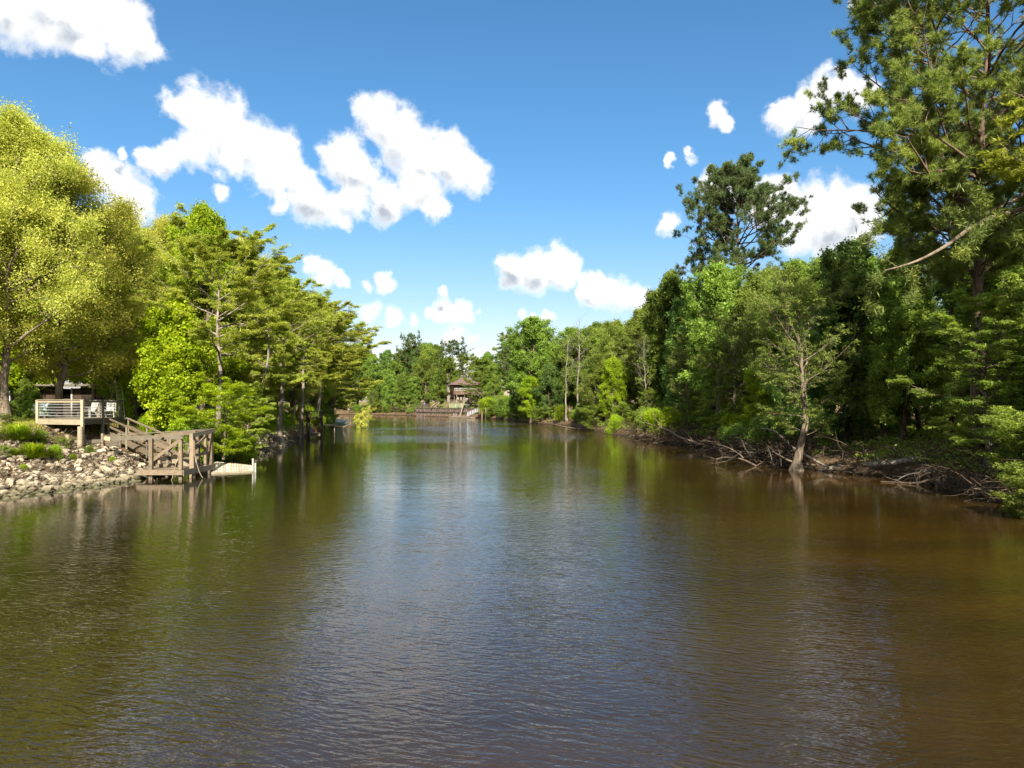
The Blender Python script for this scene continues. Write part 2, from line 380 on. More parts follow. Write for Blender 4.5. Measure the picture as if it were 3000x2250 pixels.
def rockmat():
    m, n, out = newmat('pale_limestone')
    oc = n.n('ShaderNodeNewGeometry').outputs['Position']; oi = n.n('ShaderNodeObjectInfo').outputs['Random']
    ns = n.noise(oc, 4, 6, 0.65).outputs['Fac']
    f = n.math('ADD', n.math('MULTIPLY', ns, 0.7), n.math('ADD', n.math('MULTIPLY', oi, 0.35), n.math('MULTIPLY_ADD', attr(n), 0.45, -0.22)))
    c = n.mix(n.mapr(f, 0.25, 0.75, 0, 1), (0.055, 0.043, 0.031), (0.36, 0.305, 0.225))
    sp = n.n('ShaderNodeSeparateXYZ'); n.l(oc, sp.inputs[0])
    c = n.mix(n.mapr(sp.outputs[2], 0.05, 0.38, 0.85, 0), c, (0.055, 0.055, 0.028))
    bp = n.n('ShaderNodeBump'); bp.inputs['Strength'].default_value = 0.6; bp.inputs['Distance'].default_value = 0.04; n.l(n.noise(oc, 14, 4, 0.7).outputs['Fac'], bp.inputs['Height'])
    principled(n, out, c, 0.9, 0.2, bp.outputs[0]); return m
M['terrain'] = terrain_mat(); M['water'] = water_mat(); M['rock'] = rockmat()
M['wood'] = woodmat('weathered_tan_timber', (0.070, 0.054, 0.038), (0.22, 0.172, 0.122))
M['wood_grey'] = woodmat('greyed_and_shaded_timber', (0.060, 0.053, 0.043), (0.19, 0.17, 0.13))  # also colours the shaded sides of the deck and dock
M['wood_pale'] = woodmat('pale_and_sunlit_timber', (0.14, 0.12, 0.085), (0.32, 0.28, 0.20))  # also colours the sunlit front of the deck
M['wood_dark'] = woodmat('dark_wet_timber', (0.025, 0.020, 0.014), (0.085, 0.066, 0.045))
M['wood_peel'] = woodmat('peeling_white_deck_paint', (0.20, 0.165, 0.12), (0.50, 0.46, 0.39), stain=(0.22, 0.13, 0.08), scale=3)
M['white'] = plain('white_paint', (0.30, 0.30, 0.285)); M['metal'] = plain('aluminium', (0.55, 0.57, 0.58), 0.4, 0.5, 0.6)
M['cable'] = plain('steel_cable', (0.55, 0.57, 0.60), 0.4, 0.5, 0.3)
M['glass'] = plain('dark_window_glass', (0.03, 0.04, 0.045), 0.08, 0.5, 0.0, 0.05)
M['rope'] = plain('old_rope', (0.28, 0.22, 0.15), 0.9)

# ---------------------------------------------------------------- river and terrain
LEFT = [(-26,-90),(-23,-10),(-21,20),(-20.6,28.4),(-18.9,32.6),(-18.7,36.3),(-18.8,39.5),(-18.3,42),(-18.0,48.7),(-20.0,58.6),(-21.6,67.6),(-24.0,80),(-25.5,91),(-31,118),(-35,140),(-44,163),(-120,205)]
FARB = [(-130,275),(-57,254),(-49,246),(-33,236),(-30.5,222),(-9.3,195.5),(-7.5,191)]
RIGHT = [(-1.7,174),(3.4,140),(8.7,128),(10.8,109),(12.4,90),(14.4,71),(17.0,64),(17.3,52),(17.0,44),(17.2,41),(18.3,38.4),(19.9,37.2),(19.9,35),(19.6,31),(19.3,29.5),(18.6,25.3),(19.5,10),(22,-20),(25,-90)]
RIVER = np.array(LEFT + FARB + RIGHT, float)
def smooth_poly(P, it=2):
    keep = np.array(P)
    for _ in range(it):
        nx = np.roll(keep, -1, axis=0); a = keep * 0.8 + nx * 0.2; b = keep * 0.2 + nx * 0.8
        keep = np.stack([a, b], 1).reshape(-1, 2)
    return keep
RIVS = smooth_poly(RIVER, 1)
def sdist(X, Y):
    """signed distance to the river outline, positive on land"""
    X = np.asarray(X, float); Y = np.asarray(Y, float)
    d = np.full(X.shape, 1e9); inside = np.zeros(X.shape, bool)
    A = RIVS; B = np.roll(RIVS, -1, axis=0)
    for (ax, ay), (bx, by) in zip(A, B):
        ex, ey = bx - ax, by - ay; L = ex * ex + ey * ey
        if L < 1e-9: continue
        t = np.clip(((X - ax) * ex + (Y - ay) * ey) / L, 0, 1)
        d = np.minimum(d, (X - ax - t * ex) ** 2 + (Y - ay - t * ey) ** 2)
        c = ((ay > Y) != (by > Y))
        if ay != by: inside ^= c & (X < (bx - ax) * (Y - ay) / (by - ay) + ax)
    d = np.sqrt(d); return np.where(inside, -d, d)
def fbm(x, y, s=1.0, seed=0.0):
    return mnoise.fractal((x * s + seed, y * s, seed * 1.7), 1.0, 2.0, 4)
def ground(X, Y, rough=True):
    X = np.atleast_1d(np.asarray(X, float)); Y = np.atleast_1d(np.asarray(Y, float))
    d = sdist(X, Y)
    n1 = np.array([fbm(a, b, 0.22) for a, b in zip(X.ravel(), Y.ravel())]).reshape(X.shape) if rough else 0
    base = 0.75 * ss(0, 0.9, d) + 1.3 * ss(0, 13, d) + 3.0 * ss(20, 120, d)
    near = 2.72 * np.clip(d / 9.0, 0, 1) ** 1.35
    wl = ss(-8, -12, X) * ss(62, 50, Y)
    blk = 2.62 * ss(0.0, 0.5, d) + 0.9 * ss(8, 18, d)
    rb = np.hypot(X + 20, Y - 211); wb = ss(26, 17, rb)
    h = base * (1 - wl) + near * wl; h = h * (1 - wb) + blk * wb
    h = h + n1 * (0.32 * ss(0, 3, d) * (1 - 0.75 * wb) * (1 - 0.6 * wl))
    return np.where(d > 0, h, -0.12 - 1.3 * ss(0, 5, -d))
gx = np.concatenate([-60 - np.cumsum(1.35 ** np.arange(1, 18) * 1.0)[::-1], np.arange(-60, 60.1, 0.6), 60 + np.cumsum(1.35 ** np.arange(1, 18) * 1.0)])
gy = np.concatenate([np.arange(-90, 12, 4.0), np.arange(12, 90, 0.6), np.arange(90, 270, 1.3), 270 + np.cumsum(1.28 ** np.arange(0, 20) * 1.5)])
GX, GY = np.meshgrid(gx, gy, indexing='ij')
GZ = ground(GX, GY)
mb = MB(); ii = np.arange(GX.size).reshape(GX.shape)
mb.add(np.stack([GX, GY, GZ], -1).reshape(-1, 3), np.stack([ii[:-1, :-1], ii[1:, :-1], ii[1:, 1:], ii[:-1, 1:]], -1).reshape(-1, 4), None, True)
struct(mb.build('ground', M['terrain']))
mb = MB(); wx = np.linspace(-700, 700, 29); wy = np.linspace(-90, 420, 25); WX, WY = np.meshgrid(wx, wy, indexing='ij'); ii = np.arange(WX.size).reshape(WX.shape)
mb.add(np.stack([WX, WY, WX * 0], -1).reshape(-1, 3), np.stack([ii[:-1, :-1], ii[1:, :-1], ii[1:, 1:], ii[:-1, 1:]], -1).reshape(-1, 4), None, True)
struct(mb.build('river_water', M['water']))
def gz(x, y): return float(ground(x, y)[0])

# ---------------------------------------------------------------- trees
def grow(rng, PP, PR, count, t0, t1, lfun, ang, nseg, wob, lift, flat=0.0, rscale=0.55, golden=False, wob0=None, bias=None):
    """children of a batch of branches PP (B,n,3), PR (B,n); returns a batch of paths and radii"""
    B, n, _ = PP.shape
    if np.isscalar(count): par = np.repeat(np.arange(B), count)
    else: par = np.repeat(np.arange(B), count)
    K = len(par)
    if golden: u = (np.arange(K) + rng.uniform(0, 1, K) * 0.8) / K
    else: u = rng.uniform(0, 1, K)
    t = t0 + (t1 - t0) * u
    fi = t * (n - 1); i0 = np.minimum(fi.astype(int), n - 2); f = (fi - i0)[:, None]
    p = PP[par, i0] * (1 - f) + PP[par, i0 + 1] * f
    pr = PR[par, i0] * (1 - f[:, 0]) + PR[par, i0 + 1] * f[:, 0]
    T = nrm(PP[par, i0 + 1] - PP[par, i0])
    if golden:
        az_ = np.arange(K) * 2.39996 + rng.normal(0, 0.5, K) + rng.uniform(0, 6.28)
        if bias is not None: az_ = np.where(rng.random(K) < bias[1], bias[0] + rng.normal(0, 0.6, K), az_)
        S = np.stack([np.cos(az_), np.sin(az_), 0 * az_], -1)
    else:
        S = rng.normal(0, 1, (K, 3)); S[:, 2] *= (1 - flat)
    S = nrm(S - T * np.sum(S * T, -1, keepdims=True))
    a = np.radians(ang(t) if callable(ang) else ang + rng.normal(0, 9, K))[:, None]
    if flat > 0 and not golden:
        side = nrm(np.cross(T, np.array([[0, 0, 1.0]]))); sgn = rng.choice([-1, 1], K)[:, None]
        S = nrm(S * (1 - flat) + side * sgn * flat)
    D = nrm(T * np.cos(a) + S * np.sin(a))
    L = lfun(t, par) * rng.uniform(0.75, 1.2, K)
    out = np.zeros((K, nseg + 1, 3)); out[:, 0] = p; st = (L / nseg)[:, None]
    for s in range(nseg):
        D = nrm(D + rng.normal(0, wob, (K, 3)) + np.array([[0, 0, lift * (s + 1) / nseg]]))
        out[:, s + 1] = out[:, s] + D * st
    r0 = np.minimum(pr * rscale * 1.25, np.maximum(L * 0.018, 0.006)); tt = np.linspace(0, 1, nseg + 1)[None]
    R = r0[:, None] * (1 - 0.85 * tt)
    return out, R, L

def leaves(rng, mb, PP, n_sites, per, sig, ln, wd, upb=0.5, t0=0.15, droop=0.0, along=0.0, flatten=1.0):
    B, n, _ = PP.shape
    par = rng.integers(0, B, n_sites); t = t0 + (1 - t0) * rng.random(n_sites) ** 0.8
    fi = t * (n - 1); i0 = np.minimum(fi.astype(int), n - 2); f = (fi - i0)[:, None]
    c = PP[par, i0] * (1 - f) + PP[par, i0 + 1] * f; T = nrm(PP[par, i0 + 1] - PP[par, i0])
    tone = rng.random(n_sites)
    C = np.repeat(c, per, 0); TT = np.repeat(T, per, 0); tn = np.repeat(tone, per)
    K = len(C); off = rng.normal(0, sig, (K, 3)); off[:, 2] *= flatten; off[:, 2] -= droop * np.abs(rng.normal(0, 1, K)); C = C + off
    nn = nrm(rng.normal(0, 1, (K, 3)) + np.array([[0, 0, upb * 2]]))
    u = rng.normal(0, 1, (K, 3)) + TT * along * 3; u[:, 2] -= droop * 3; u = nrm(u - nn * np.sum(u * nn, -1, keepdims=True)); wv = np.cross(nn, u)
    sc = np.clip(rng.lognormal(-0.08, 0.33, K), 0.4, 1.9)[:, None]
    mb.quads(C, u * ln / 2 * sc, wv * wd / 2 * sc, np.clip(0.55 * tn + 0.45 * rng.random(K), 0, 1))

def needles(rng, mb, PP, n_tuft, per, ln, wd):
    B, n, _ = PP.shape
    par = rng.integers(0, B, n_tuft); t = 0.35 + 0.65 * rng.random(n_tuft) ** 0.55
    fi = t * (n - 1); i0 = np.minimum(fi.astype(int), n - 2); f = (fi - i0)[:, None]
    c = PP[par, i0] * (1 - f) + PP[par, i0 + 1] * f + rng.normal(0, 0.10, (n_tuft, 3)); T = nrm(nrm(PP[par, i0 + 1] - PP[par, i0]) + rng.normal(0, 0.45, (n_tuft, 3)) + np.array([[0, 0, .35]]))
    tone = rng.random(n_tuft)
    C = np.repeat(c, per, 0); TT = np.repeat(T, per, 0); K = len(C)
    d = nrm(TT * 0.75 + rng.normal(0, 0.62, (K, 3))); s = nrm(np.cross(d, rng.normal(0, 1, (K, 3))))
    L = ln * rng.uniform(0.7, 1.2, K)[:, None]
    mb.tris(C - s * wd / 2, C + s * wd / 2, C + d * L, np.clip(0.6 * np.repeat(tone, per) + 0.4 * rng.random(K), 0, 1))

def trunk_path(rng, H, lean=(0, 0), wob=0.02, n=14):
    z = np.linspace(0, 1, n); x = np.cumsum(rng.normal(0, wob * H / n * 2, n)); y = np.cumsum(rng.normal(0, wob * H / n * 2, n)); x -= x[0]; y -= y[0]
    return np.stack([x + lean[0] * z * H, y + lean[1] * z * H, z * H], -1)[None]

def make_tree(name, kind, seed, H=16.0, R=5.0, base=0.3, leafm='leaf_green', bark='bark', r0=None, dens=1.0, sites=5200, per=9, lsize=(0.17, 0.10), nprim=34,
              lean=(0, 0), flare=1.0, profile=None, sparse=1.0, extra=None, bias=None, parts=True):
    """a tree of one kind as an Empty with its trunk and crown; root at the foot of the trunk"""
    rng = np.random.default_rng(seed)
    r0 = r0 or H * 0.016 + 0.04
    TP = trunk_path(rng, H, lean, 0.05 if kind not in ('pine',) else 0.02)
    tz = np.linspace(0, 1, TP.shape[1]); TR = (r0 * (1 - 0.93 * tz ** 1.1) * (1 + flare * np.exp(-tz * H / 0.55)))[None]
    if profile is None:
        profile = {'round': lambda q: np.sqrt(np.clip(1 - (2 * np.clip(q, 0, 1) - 0.85) ** 2 / 1.5, 0.03, 1)) * (1 - 0.35 * q ** 3),
                   'cypress': lambda q: 0.62 + 0.5 * np.sin(np.clip(q, 0, 1) * 2.6) - 0.62 * q ** 5,
                   'pine': lambda q: 0.35 + 0.80 * np.sin(np.clip(q * 1.02, 0, 1) * 2.75) ** 0.8,
                   'cone': lambda q: 1.05 - 0.92 * q,
                   'bare': lambda q: 0.5 + 0.5 * np.sin(q * 2.8)}[kind if kind in ('round', 'cypress', 'pine', 'cone', 'bare') else 'round']
    q = lambda t: (t - base) / (1 - base)
    bark_mb = MB(); crown = MB()
    bark_mb.tubes(TP, TR, 10)
    if kind == 'round':
        P1, R1, L1 = grow(rng, TP, TR, nprim, base, 0.99, lambda t, p: R * profile(q(t)), lambda t: 72 - 50 * q(t), 7, 0.13, 0.22, golden=True, bias=bias)
        P2, R2, L2 = grow(rng, P1, R1, 7, 0.25, 1.0, lambda t, p: L1[p] * 0.42 * (1.15 - 0.6 * t), 48, 5, 0.16, 0.12)
        P3, R3, L3 = grow(rng, P2, R2, 4, 0.2, 1.0, lambda t, p: np.maximum(L2[p] * 0.45, 0.3), 45, 3, 0.2, 0.05)
        bark_mb.tubes(P1, R1, 6); bark_mb.tubes(P2, R2, 4); bark_mb.tubes(P3[:: 2], R3[:: 2], 3)
        leaves(rng, crown, P3, int(sites * dens * 1.3), per, 0.22, lsize[0], lsize[1], 0.45)
        leaves(rng, crown, P2, int(sites * 0.25 * dens), per, 0.22, lsize[0], lsize[1], 0.45, 0.5)
    elif kind == 'tuft':          # hanging clusters of young leaves
        P1, R1, L1 = grow(rng, TP, TR, nprim, base, 0.99, lambda t, p: R * profile(q(t)), lambda t: 68 - 48 * q(t), 7, 0.14, 0.20, golden=True)
        P2, R2, L2 = grow(rng, P1, R1, 7, 0.25, 1.0, lambda t, p: L1[p] * 0.42 * (1.15 - 0.6 * t), 50, 5, 0.18, 0.10)
        P3, R3, L3 = grow(rng, P2, R2, 4, 0.25, 1.0, lambda t, p: np.maximum(L2[p] * 0.42, 0.3), 48, 3, 0.22, -0.10)
        bark_mb.tubes(P1, R1, 6); bark_mb.tubes(P2, R2, 4); bark_mb.tubes(P3[:: 2], R3[:: 2], 3)
        leaves(rng, crown, P3, int(sites * dens), per, 0.30, lsize[0], lsize[1], 0.25, 0.05, 0.06)
    elif kind == 'cypress':
        P1, R1, L1 = grow(rng, TP, TR, nprim, base, 0.985, lambda t, p: R * profile(q(t)), lambda t: 82 - 42 * q(t), 7, 0.09, 0.10, golden=True, bias=bias)
        P2, R2, L2 = grow(rng, P1, R1, 10, 0.15, 1.0, lambda t, p: L1[p] * 0.36 * (1.2 - 0.7 * t), 52, 4, 0.10, 0.0, flat=0.8)
        P3, R3, L3 = grow(rng, P2, R2, 5, 0.1, 1.0, lambda t, p: np.maximum(L2[p] * 0.42, 0.3), 48, 3, 0.12, -0.12, flat=0.7)
        bark_mb.tubes(P1, R1, 6); bark_mb.tubes(P2, R2, 4); bark_mb.tubes(P3[:: 2], R3[:: 2], 3)
        leaves(rng, crown, P3, int(sites * dens * 1.25), per, 0.12, lsize[0], lsize[1], 0.9, 0.05, 0.07, 0.8, 0.4)
    elif kind == 'pine':
        P1, R1, L1 = grow(rng, TP, TR, nprim, base, 0.985, lambda t, p: R * profile(q(t)), lambda t: 88 - 48 * q(t), 8, 0.12, 0.14, golden=True, bias=bias)
        P2, R2, L2 = grow(rng, P1, R1, 9, 0.28, 1.0, lambda t, p: np.maximum(L1[p], 2.0) * 0.30 * (1.25 - 0.6 * t), 52, 5, 0.16, 0.18, flat=0.35)
        P3, R3, L3 = grow(rng, P2, R2, 4, 0.25, 1.0, lambda t, p: np.maximum(L2[p] * 0.40, 0.3), 45, 3, 0.2, 0.2)
        bark_mb.tubes(P1, R1, 7); bark_mb.tubes(P2, np.maximum(R2 * 1.3, 0.012), 4); bark_mb.tubes(P3, np.maximum(R3 * 1.5, 0.010), 3)
        needles(rng, crown, P3, int(sites * dens), per, lsize[0], lsize[1])
        needles(rng, crown, P2, int(sites * 0.15 * dens), per, lsize[0], lsize[1])
    elif kind == 'cone':
        P1, R1, L1 = grow(rng, TP, TR, nprim, base, 0.99, lambda t, p: R * profile(q(t)), 75, 4, 0.05, 0.12, golden=True)
        P2, R2, L2 = grow(rng, P1, R1, 8, 0.15, 1.0, lambda t, p: np.maximum(L1[p] * 0.35, 0.15), 45, 3, 0.1, 0.1)
        bark_mb.tubes(P1, R1, 4)
        leaves(rng, crown, P2, int(sites * dens), per, 0.07, lsize[0], lsize[1], 0.3)
    elif kind == 'bare':
        P1, R1, L1 = grow(rng, TP, TR, nprim, base, 0.98, lambda t, p: R * profile(q(t)), lambda t: 72 - 40 * q(t), 7, 0.10, 0.10, golden=True, bias=bias)
        R1 = R1 * 0.8
        P2, R2, L2 = grow(rng, P1, R1, 9, 0.2, 1.0, lambda t, p: L1[p] * 0.38 * (1.2 - 0.6 * t), 42, 5, 0.10, 0.10, flat=0.5)
        P3, R3, L3 = grow(rng, P2, R2, 5, 0.15, 1.0, lambda t, p: np.maximum(L2[p] * 0.45, 0.3), 42, 3, 0.14, 0.05, flat=0.4)
        bark_mb.tubes(P1, R1, 5); bark_mb.tubes(P2, R2 * 0.9, 4); bark_mb.tubes(P3, R3 * 0.8, 3)
        if dens > 0: leaves(rng, crown, P3, int(sites * dens), per, 0.10, lsize[0], lsize[1], 0.7, 0.3, 0.03, 0.6, 0.5)
    if extra: extra(rng, bark_mb, crown, TP, TR)
    root = empty(name)
    bark_mb.build('trunk', M[bark], root)
    if crown.n: crown.build('crown', M[leafm], root)
    root['H'] = max(float(ch.bound_box[6][2]) for ch in root.children)
    root.location = (0, -400, -60)
    return root

rs = random.Random(11)
# prototypes (the first placement moves the prototype itself, later ones copy it)
PROTO = {}
def proto(key, *a, **k): PROTO[key] = [make_tree(*a, **k), False]
import time as _t
proto('oak1', 'broadleaf_tree', 'tuft', 1, H=18, R=6.6, base=0.17, r0=0.27, flare=0.5, leafm='leaf_oak', sites=19000, per=8, lsize=(0.135, 0.062), nprim=40)
proto('oak2', 'broadleaf_tree', 'tuft', 2, H=16, R=5.8, base=0.15, r0=0.22, flare=0.5, leafm='leaf_oak', sites=17500, per=8, lsize=(0.135, 0.062), nprim=38)
proto('maple1', 'broadleaf_tree', 'round', 3, H=13, R=4.6, base=0.18, leafm='leaf_maple', sites=6500, per=8, lsize=(0.17, 0.12), nprim=34)
proto('bright1', 'broadleaf_tree', 'round', 4, H=9, R=3.6, base=0.14, leafm='leaf_bright', sites=5200, per=8, lsize=(0.18, 0.14), nprim=30)
proto('cyp1', 'cypress_tree', 'cypress', 5, H=16, R=5.8, base=0.42, leafm='leaf_cypress', bark='bark_pale', profile=lambda q: 0.50 + 0.62 * np.sin(q * 2.5) - 0.25 * q ** 6, sites=14000, per=9, lsize=(0.20, 0.05), nprim=36, r0=0.30, flare=1.3)
proto('cyp2', 'cypress_tree', 'cypress', 6, H=13, R=4.6, base=0.12, leafm='leaf_cypress', bark='bark', sites=11000, per=9, lsize=(0.20, 0.055), nprim=36, flare=1.5)
proto('green1', 'broadleaf_tree', 'round', 7, H=16, R=5.4, base=0.16, leafm='leaf_green', bark='bark', sites=7000, per=8, lsize=(0.21, 0.13), nprim=38)
proto('green2', 'broadleaf_tree', 'round', 8, H=14, R=4.6, base=0.10, leafm='leaf_green', bark='bark_dark', sites=7000, per=8, lsize=(0.20, 0.13), nprim=40)
proto('olive1', 'broadleaf_tree', 'round', 9, H=15, R=4.8, base=0.14, leafm='leaf_olive', bark='bark', sites=6500, per=8, lsize=(0.18, 0.10), nprim=40)
proto('olive2', 'cypress_tree', 'cypress', 10, H=14, R=4.6, base=0.10, leafm='leaf_olive', bark='bark', sites=8000, per=9, lsize=(0.20, 0.06), nprim=38, flare=1.6)
proto('deep1', 'broadleaf_tree', 'round', 12, H=15, R=5.0, base=0.08, leafm='leaf_deep', bark='bark_dark', sites=7500, per=8, lsize=(0.22, 0.14), nprim=42)
proto('pine1', 'pine_tree', 'pine', 13, H=24, R=5.2, base=0.50, leafm='needle_dark', bark='bark_pine', sites=5200, per=22, lsize=(0.34, 0.034), nprim=36, r0=0.30, flare=0.6)
proto('bare1', 'sparse_tree', 'bare', 14, H=13, R=4.6, base=0.22, leafm='leaf_feather', bark='bark', dens=1.0, sites=5200, per=7, lsize=(0.15, 0.05), nprim=34, flare=1.5)
proto('snag1', 'dead_tree', 'bare', 15, H=13, R=2.6, r0=0.13, base=0.35, leafm='leaf_olive', bark='snag', dens=0.0, sites=0, nprim=16)
proto('bush1', 'shrub', 'round', 16, H=2.6, R=1.7, base=0.02, leafm='leaf_maple', bark='twig', sites=1500, per=8, lsize=(0.13, 0.08), nprim=20, r0=0.035, flare=0)
proto('bush2', 'shrub', 'round', 17, H=2.4, R=1.9, base=0.02, leafm='leaf_green', bark='twig', sites=1500, per=8, lsize=(0.13, 0.07), nprim=20, r0=0.035, flare=0)
proto('bush3', 'shrub', 'cypress', 18, H=3.0, R=2.1, base=0.05, leafm='leaf_olive', bark='twig', sites=1700, per=8, lsize=(0.14, 0.05), nprim=18, r0=0.04, flare=0)
PLACED = []
def place(key, x, y, H, label, cat, group=None, rz=None, name=None, wide=1.0, z=None):
    p = PROTO[key]
    o = copy_tree(p[0]) if p[1] else p[0]
    p[1] = True
    if name: o.name = name
    s = H / p[0]['H']
    o.location = (x, y, (gz(x, y) - 0.12) if z is None else z)
    o.scale = (s * wide, s * wide, s); o.rotation_euler = (0, 0, rs.uniform(0, 6.28) if rz is None else rz)
    o['label'] = label; o['category'] = cat
    if group: o['group'] = group
    elif 'group' in o: del o['group']
    PLACED.append((x, y))
    return o
def top_at(py, D): return EYE + (HY - py) / F * D
def put(key, px, D, topy, label, cat='tree', group=None, **k):
    x = (px - CX) / F * D; z0 = k.get('z') if k.get('z') is not None else gz(x, D)
    return place(key, x, D, top_at(topy, D) - z0, label, cat, group, **k)

# --- left bank, the trees one can tell apart
put('oak1', 20, 40, 262, 'tallest yellow-green oak rising at the left edge of the photo', wide=1.0)
put('oak2', 168, 45, 430, 'tall yellow-green oak with dark trunk standing behind the deck', wide=1.15)
put('oak1', -190, 38, 250, 'yellow-green oak half outside the frame beside the tallest oak', wide=1.0)
put('oak2', 330, 50, 585, 'yellow-green oak above the right half of the dark shed')
put('oak1', 470, 62, 600, 'yellow-green oak behind the tall pale-trunked cypress, its crown topping the gap', wide=0.9)
put('maple1', 585, 60, 578, 'fresh green tree whose top peeks over the left shoulder of the pale-trunked cypress', wide=0.8)
put('bright1', 520, 47, 860, 'bright lime-green young tree above the dock stairs', wide=1.0)
put('maple1', 268, 53, 800, 'fresh green tree whose low boughs hang over the roof of the dark shed', wide=1.0)
put('bright1', 60, 58, 850, 'lime-green tree behind the tallest oak, filling the gap under its crown', wide=1.1)
put('bright1', 395, 50, 915, 'smaller lime-green young tree between the shed and the dock stairs', wide=0.9)
proto('herocyp', 'cypress_tree', 'cypress', 71, H=16.5, R=6.8, base=0.50, leafm='leaf_cypress', bark='bark_pale', profile=lambda q: 0.92 + 0.12 * np.sin(q * 3) - 0.50 * q ** 4, sites=15000, per=9, lsize=(0.20, 0.045), nprim=26, r0=0.27, flare=1.0, bias=(0.0, 0.25))
put('herocyp', 640, 48, 625, 'tall bald cypress with pale straight trunk beside the dock, its limbs reaching over the river', 'cypress', wide=1.0, rz=0.1)
put('cyp1', 822, 64, 770, 'second bald cypress behind the pale-trunked one, further along the left bank', 'cypress', wide=0.95)
put('cyp1', 878, 80, 815, 'light green bald cypress standing over the timber lift on the left bank', 'cypress', wide=0.9)
put('cyp1', 934, 106, 850, 'green cypress near the river end of the left bank woods', 'cypress', wide=1.25)
put('cyp2', 966, 133, 905, 'last bald cypress of the left bank before the bend', 'cypress', wide=1.3)
proto('sapling', 'cypress_sapling', 'cypress', 61, H=6, R=3.4, base=0.10, leafm='leaf_bright', bark='bark', sites=5000, per=9, lsize=(0.15, 0.045), nprim=26, r0=0.09, flare=0.5)
put('sapling', 655, 42.0, 1085, 'low bright cypress sapling spreading over the water right of the dock', 'cypress', wide=1.15, z=0.5)
put('cyp2', 722, 50, 1110, 'small leaning cypress between the sapling and the second riprap patch', 'cypress', wide=1.0, name='cypress_sapling')

# --- right bank, the trees one can tell apart
def pine_limb(rng, bk, cr, TP, TR): pass
proto('heropine', 'pine_tree', 'pine', 31, H=31, R=9.8, base=0.36, leafm='needle', bark='bark_pine', sites=38000, per=20, lsize=(0.34, 0.028), nprim=72, r0=0.42, flare=0.5, bias=(math.pi, 0.38))
place('heropine', 23.3, 35.5, 31, 'huge pine filling the upper right corner, thick trunk and long needle-tufted limbs', 'pine', rz=0)
proto('lonepine', 'pine_tree', 'pine', 32, H=28, R=7.6, base=0.58, leafm='needle_dark', bark='bark_pine', sites=16000, per=16, lsize=(0.36, 0.036), nprim=46, r0=0.40, flare=0.5, profile=lambda q: 1.0 - 0.15 * q - 0.55 * q ** 4)
put('lonepine', 2158, 75, 440, 'tall lone pine with open rounded crown standing above the right bank woods', 'pine', rz=3.3, wide=1.0)
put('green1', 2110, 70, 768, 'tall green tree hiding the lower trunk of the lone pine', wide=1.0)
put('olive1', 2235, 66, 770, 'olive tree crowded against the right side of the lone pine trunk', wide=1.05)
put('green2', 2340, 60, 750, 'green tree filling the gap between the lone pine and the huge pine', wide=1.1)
put('bare1', 2332, 40.5, 745, 'thin-leaved bald cypress with flared dark foot standing in the water beside the driftwood', 'cypress', wide=1.15, z=-0.3, name='cypress_tree', rz=2.2)
put('bare1', 2150, 60, 880, 'grey twiggy cypress behind the bleached branch tangle on the right bank', 'cypress', wide=0.9, name='cypress_tree')
put('snag1', 1700, 118, 890, 'bleached dead tree with forked bare limbs behind the right bank trees', 'dead tree')
put('snag1', 1660, 126, 940, 'shorter bleached dead tree left of the forked one', 'dead tree')
put('snag1', 1888, 84, 950, 'pale dead trunk with broken top in the right bank woods', 'dead tree')
put('green1', 1560, 147, 925, 'broad rounded green cypress on the point where the river bends', 'cypress', wide=1.2, name='cypress_tree')
put('maple1', 1555, 141, 1095, 'small yellow-green tree at the foot of the broad cypress on the point')
put('green2', 1965, 92, 785, 'green tree with ragged top left of the lone pine')
put('pine1', 2270, 68, 800, 'dark pine standing in the woods close to the lone pine', 'pine')
put('pine1', 1205, 260, 965, 'slender dark pine poking above the far woods behind the waterfront house', 'pine')
put('pine1', 1330, 262, 985, 'round-topped dark pine above the far woods right of the slender one', 'pine', wide=1.35)
put('pine1', 3040, 42, 60, 'tall dark pine half hidden behind the huge pine at the frame edge', 'pine', wide=1.25)
put('pine1', 2790, 52, 330, 'dark pine behind the left limbs of the huge pine', 'pine', wide=1.2)
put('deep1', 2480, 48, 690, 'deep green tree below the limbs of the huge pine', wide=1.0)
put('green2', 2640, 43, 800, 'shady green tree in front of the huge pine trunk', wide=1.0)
place('cyp1', 23.6, 26.5, 18.0, 'sunlit bald cypress at the right edge, its sprays hanging before the huge pine', 'cypress', rz=0.8, wide=1.1)
place('maple1', 21.6, 20.5, 9.5, 'yellow-green branchy tree cut by the right edge of the photo', 'tree', wide=0.9)
put('olive2', 1745, 117, 1120, 'olive willow-like tree leaning to the water near the dead trees', 'tree')
put('maple1', 1770, 108, 1085, 'yellow-green bushy tree at the water edge halfway along the right bank')
put('olive2', 1900, 80, 1130, 'feathery pale tree bending low over the curved fallen branch', 'tree')
put('olive2', 2105, 63, 980, 'layered cypress with light sprays behind the root tangle', 'cypress')
put('maple1', 2230, 55, 1060, 'light green young tree between the grey cypress and the flared cypress')

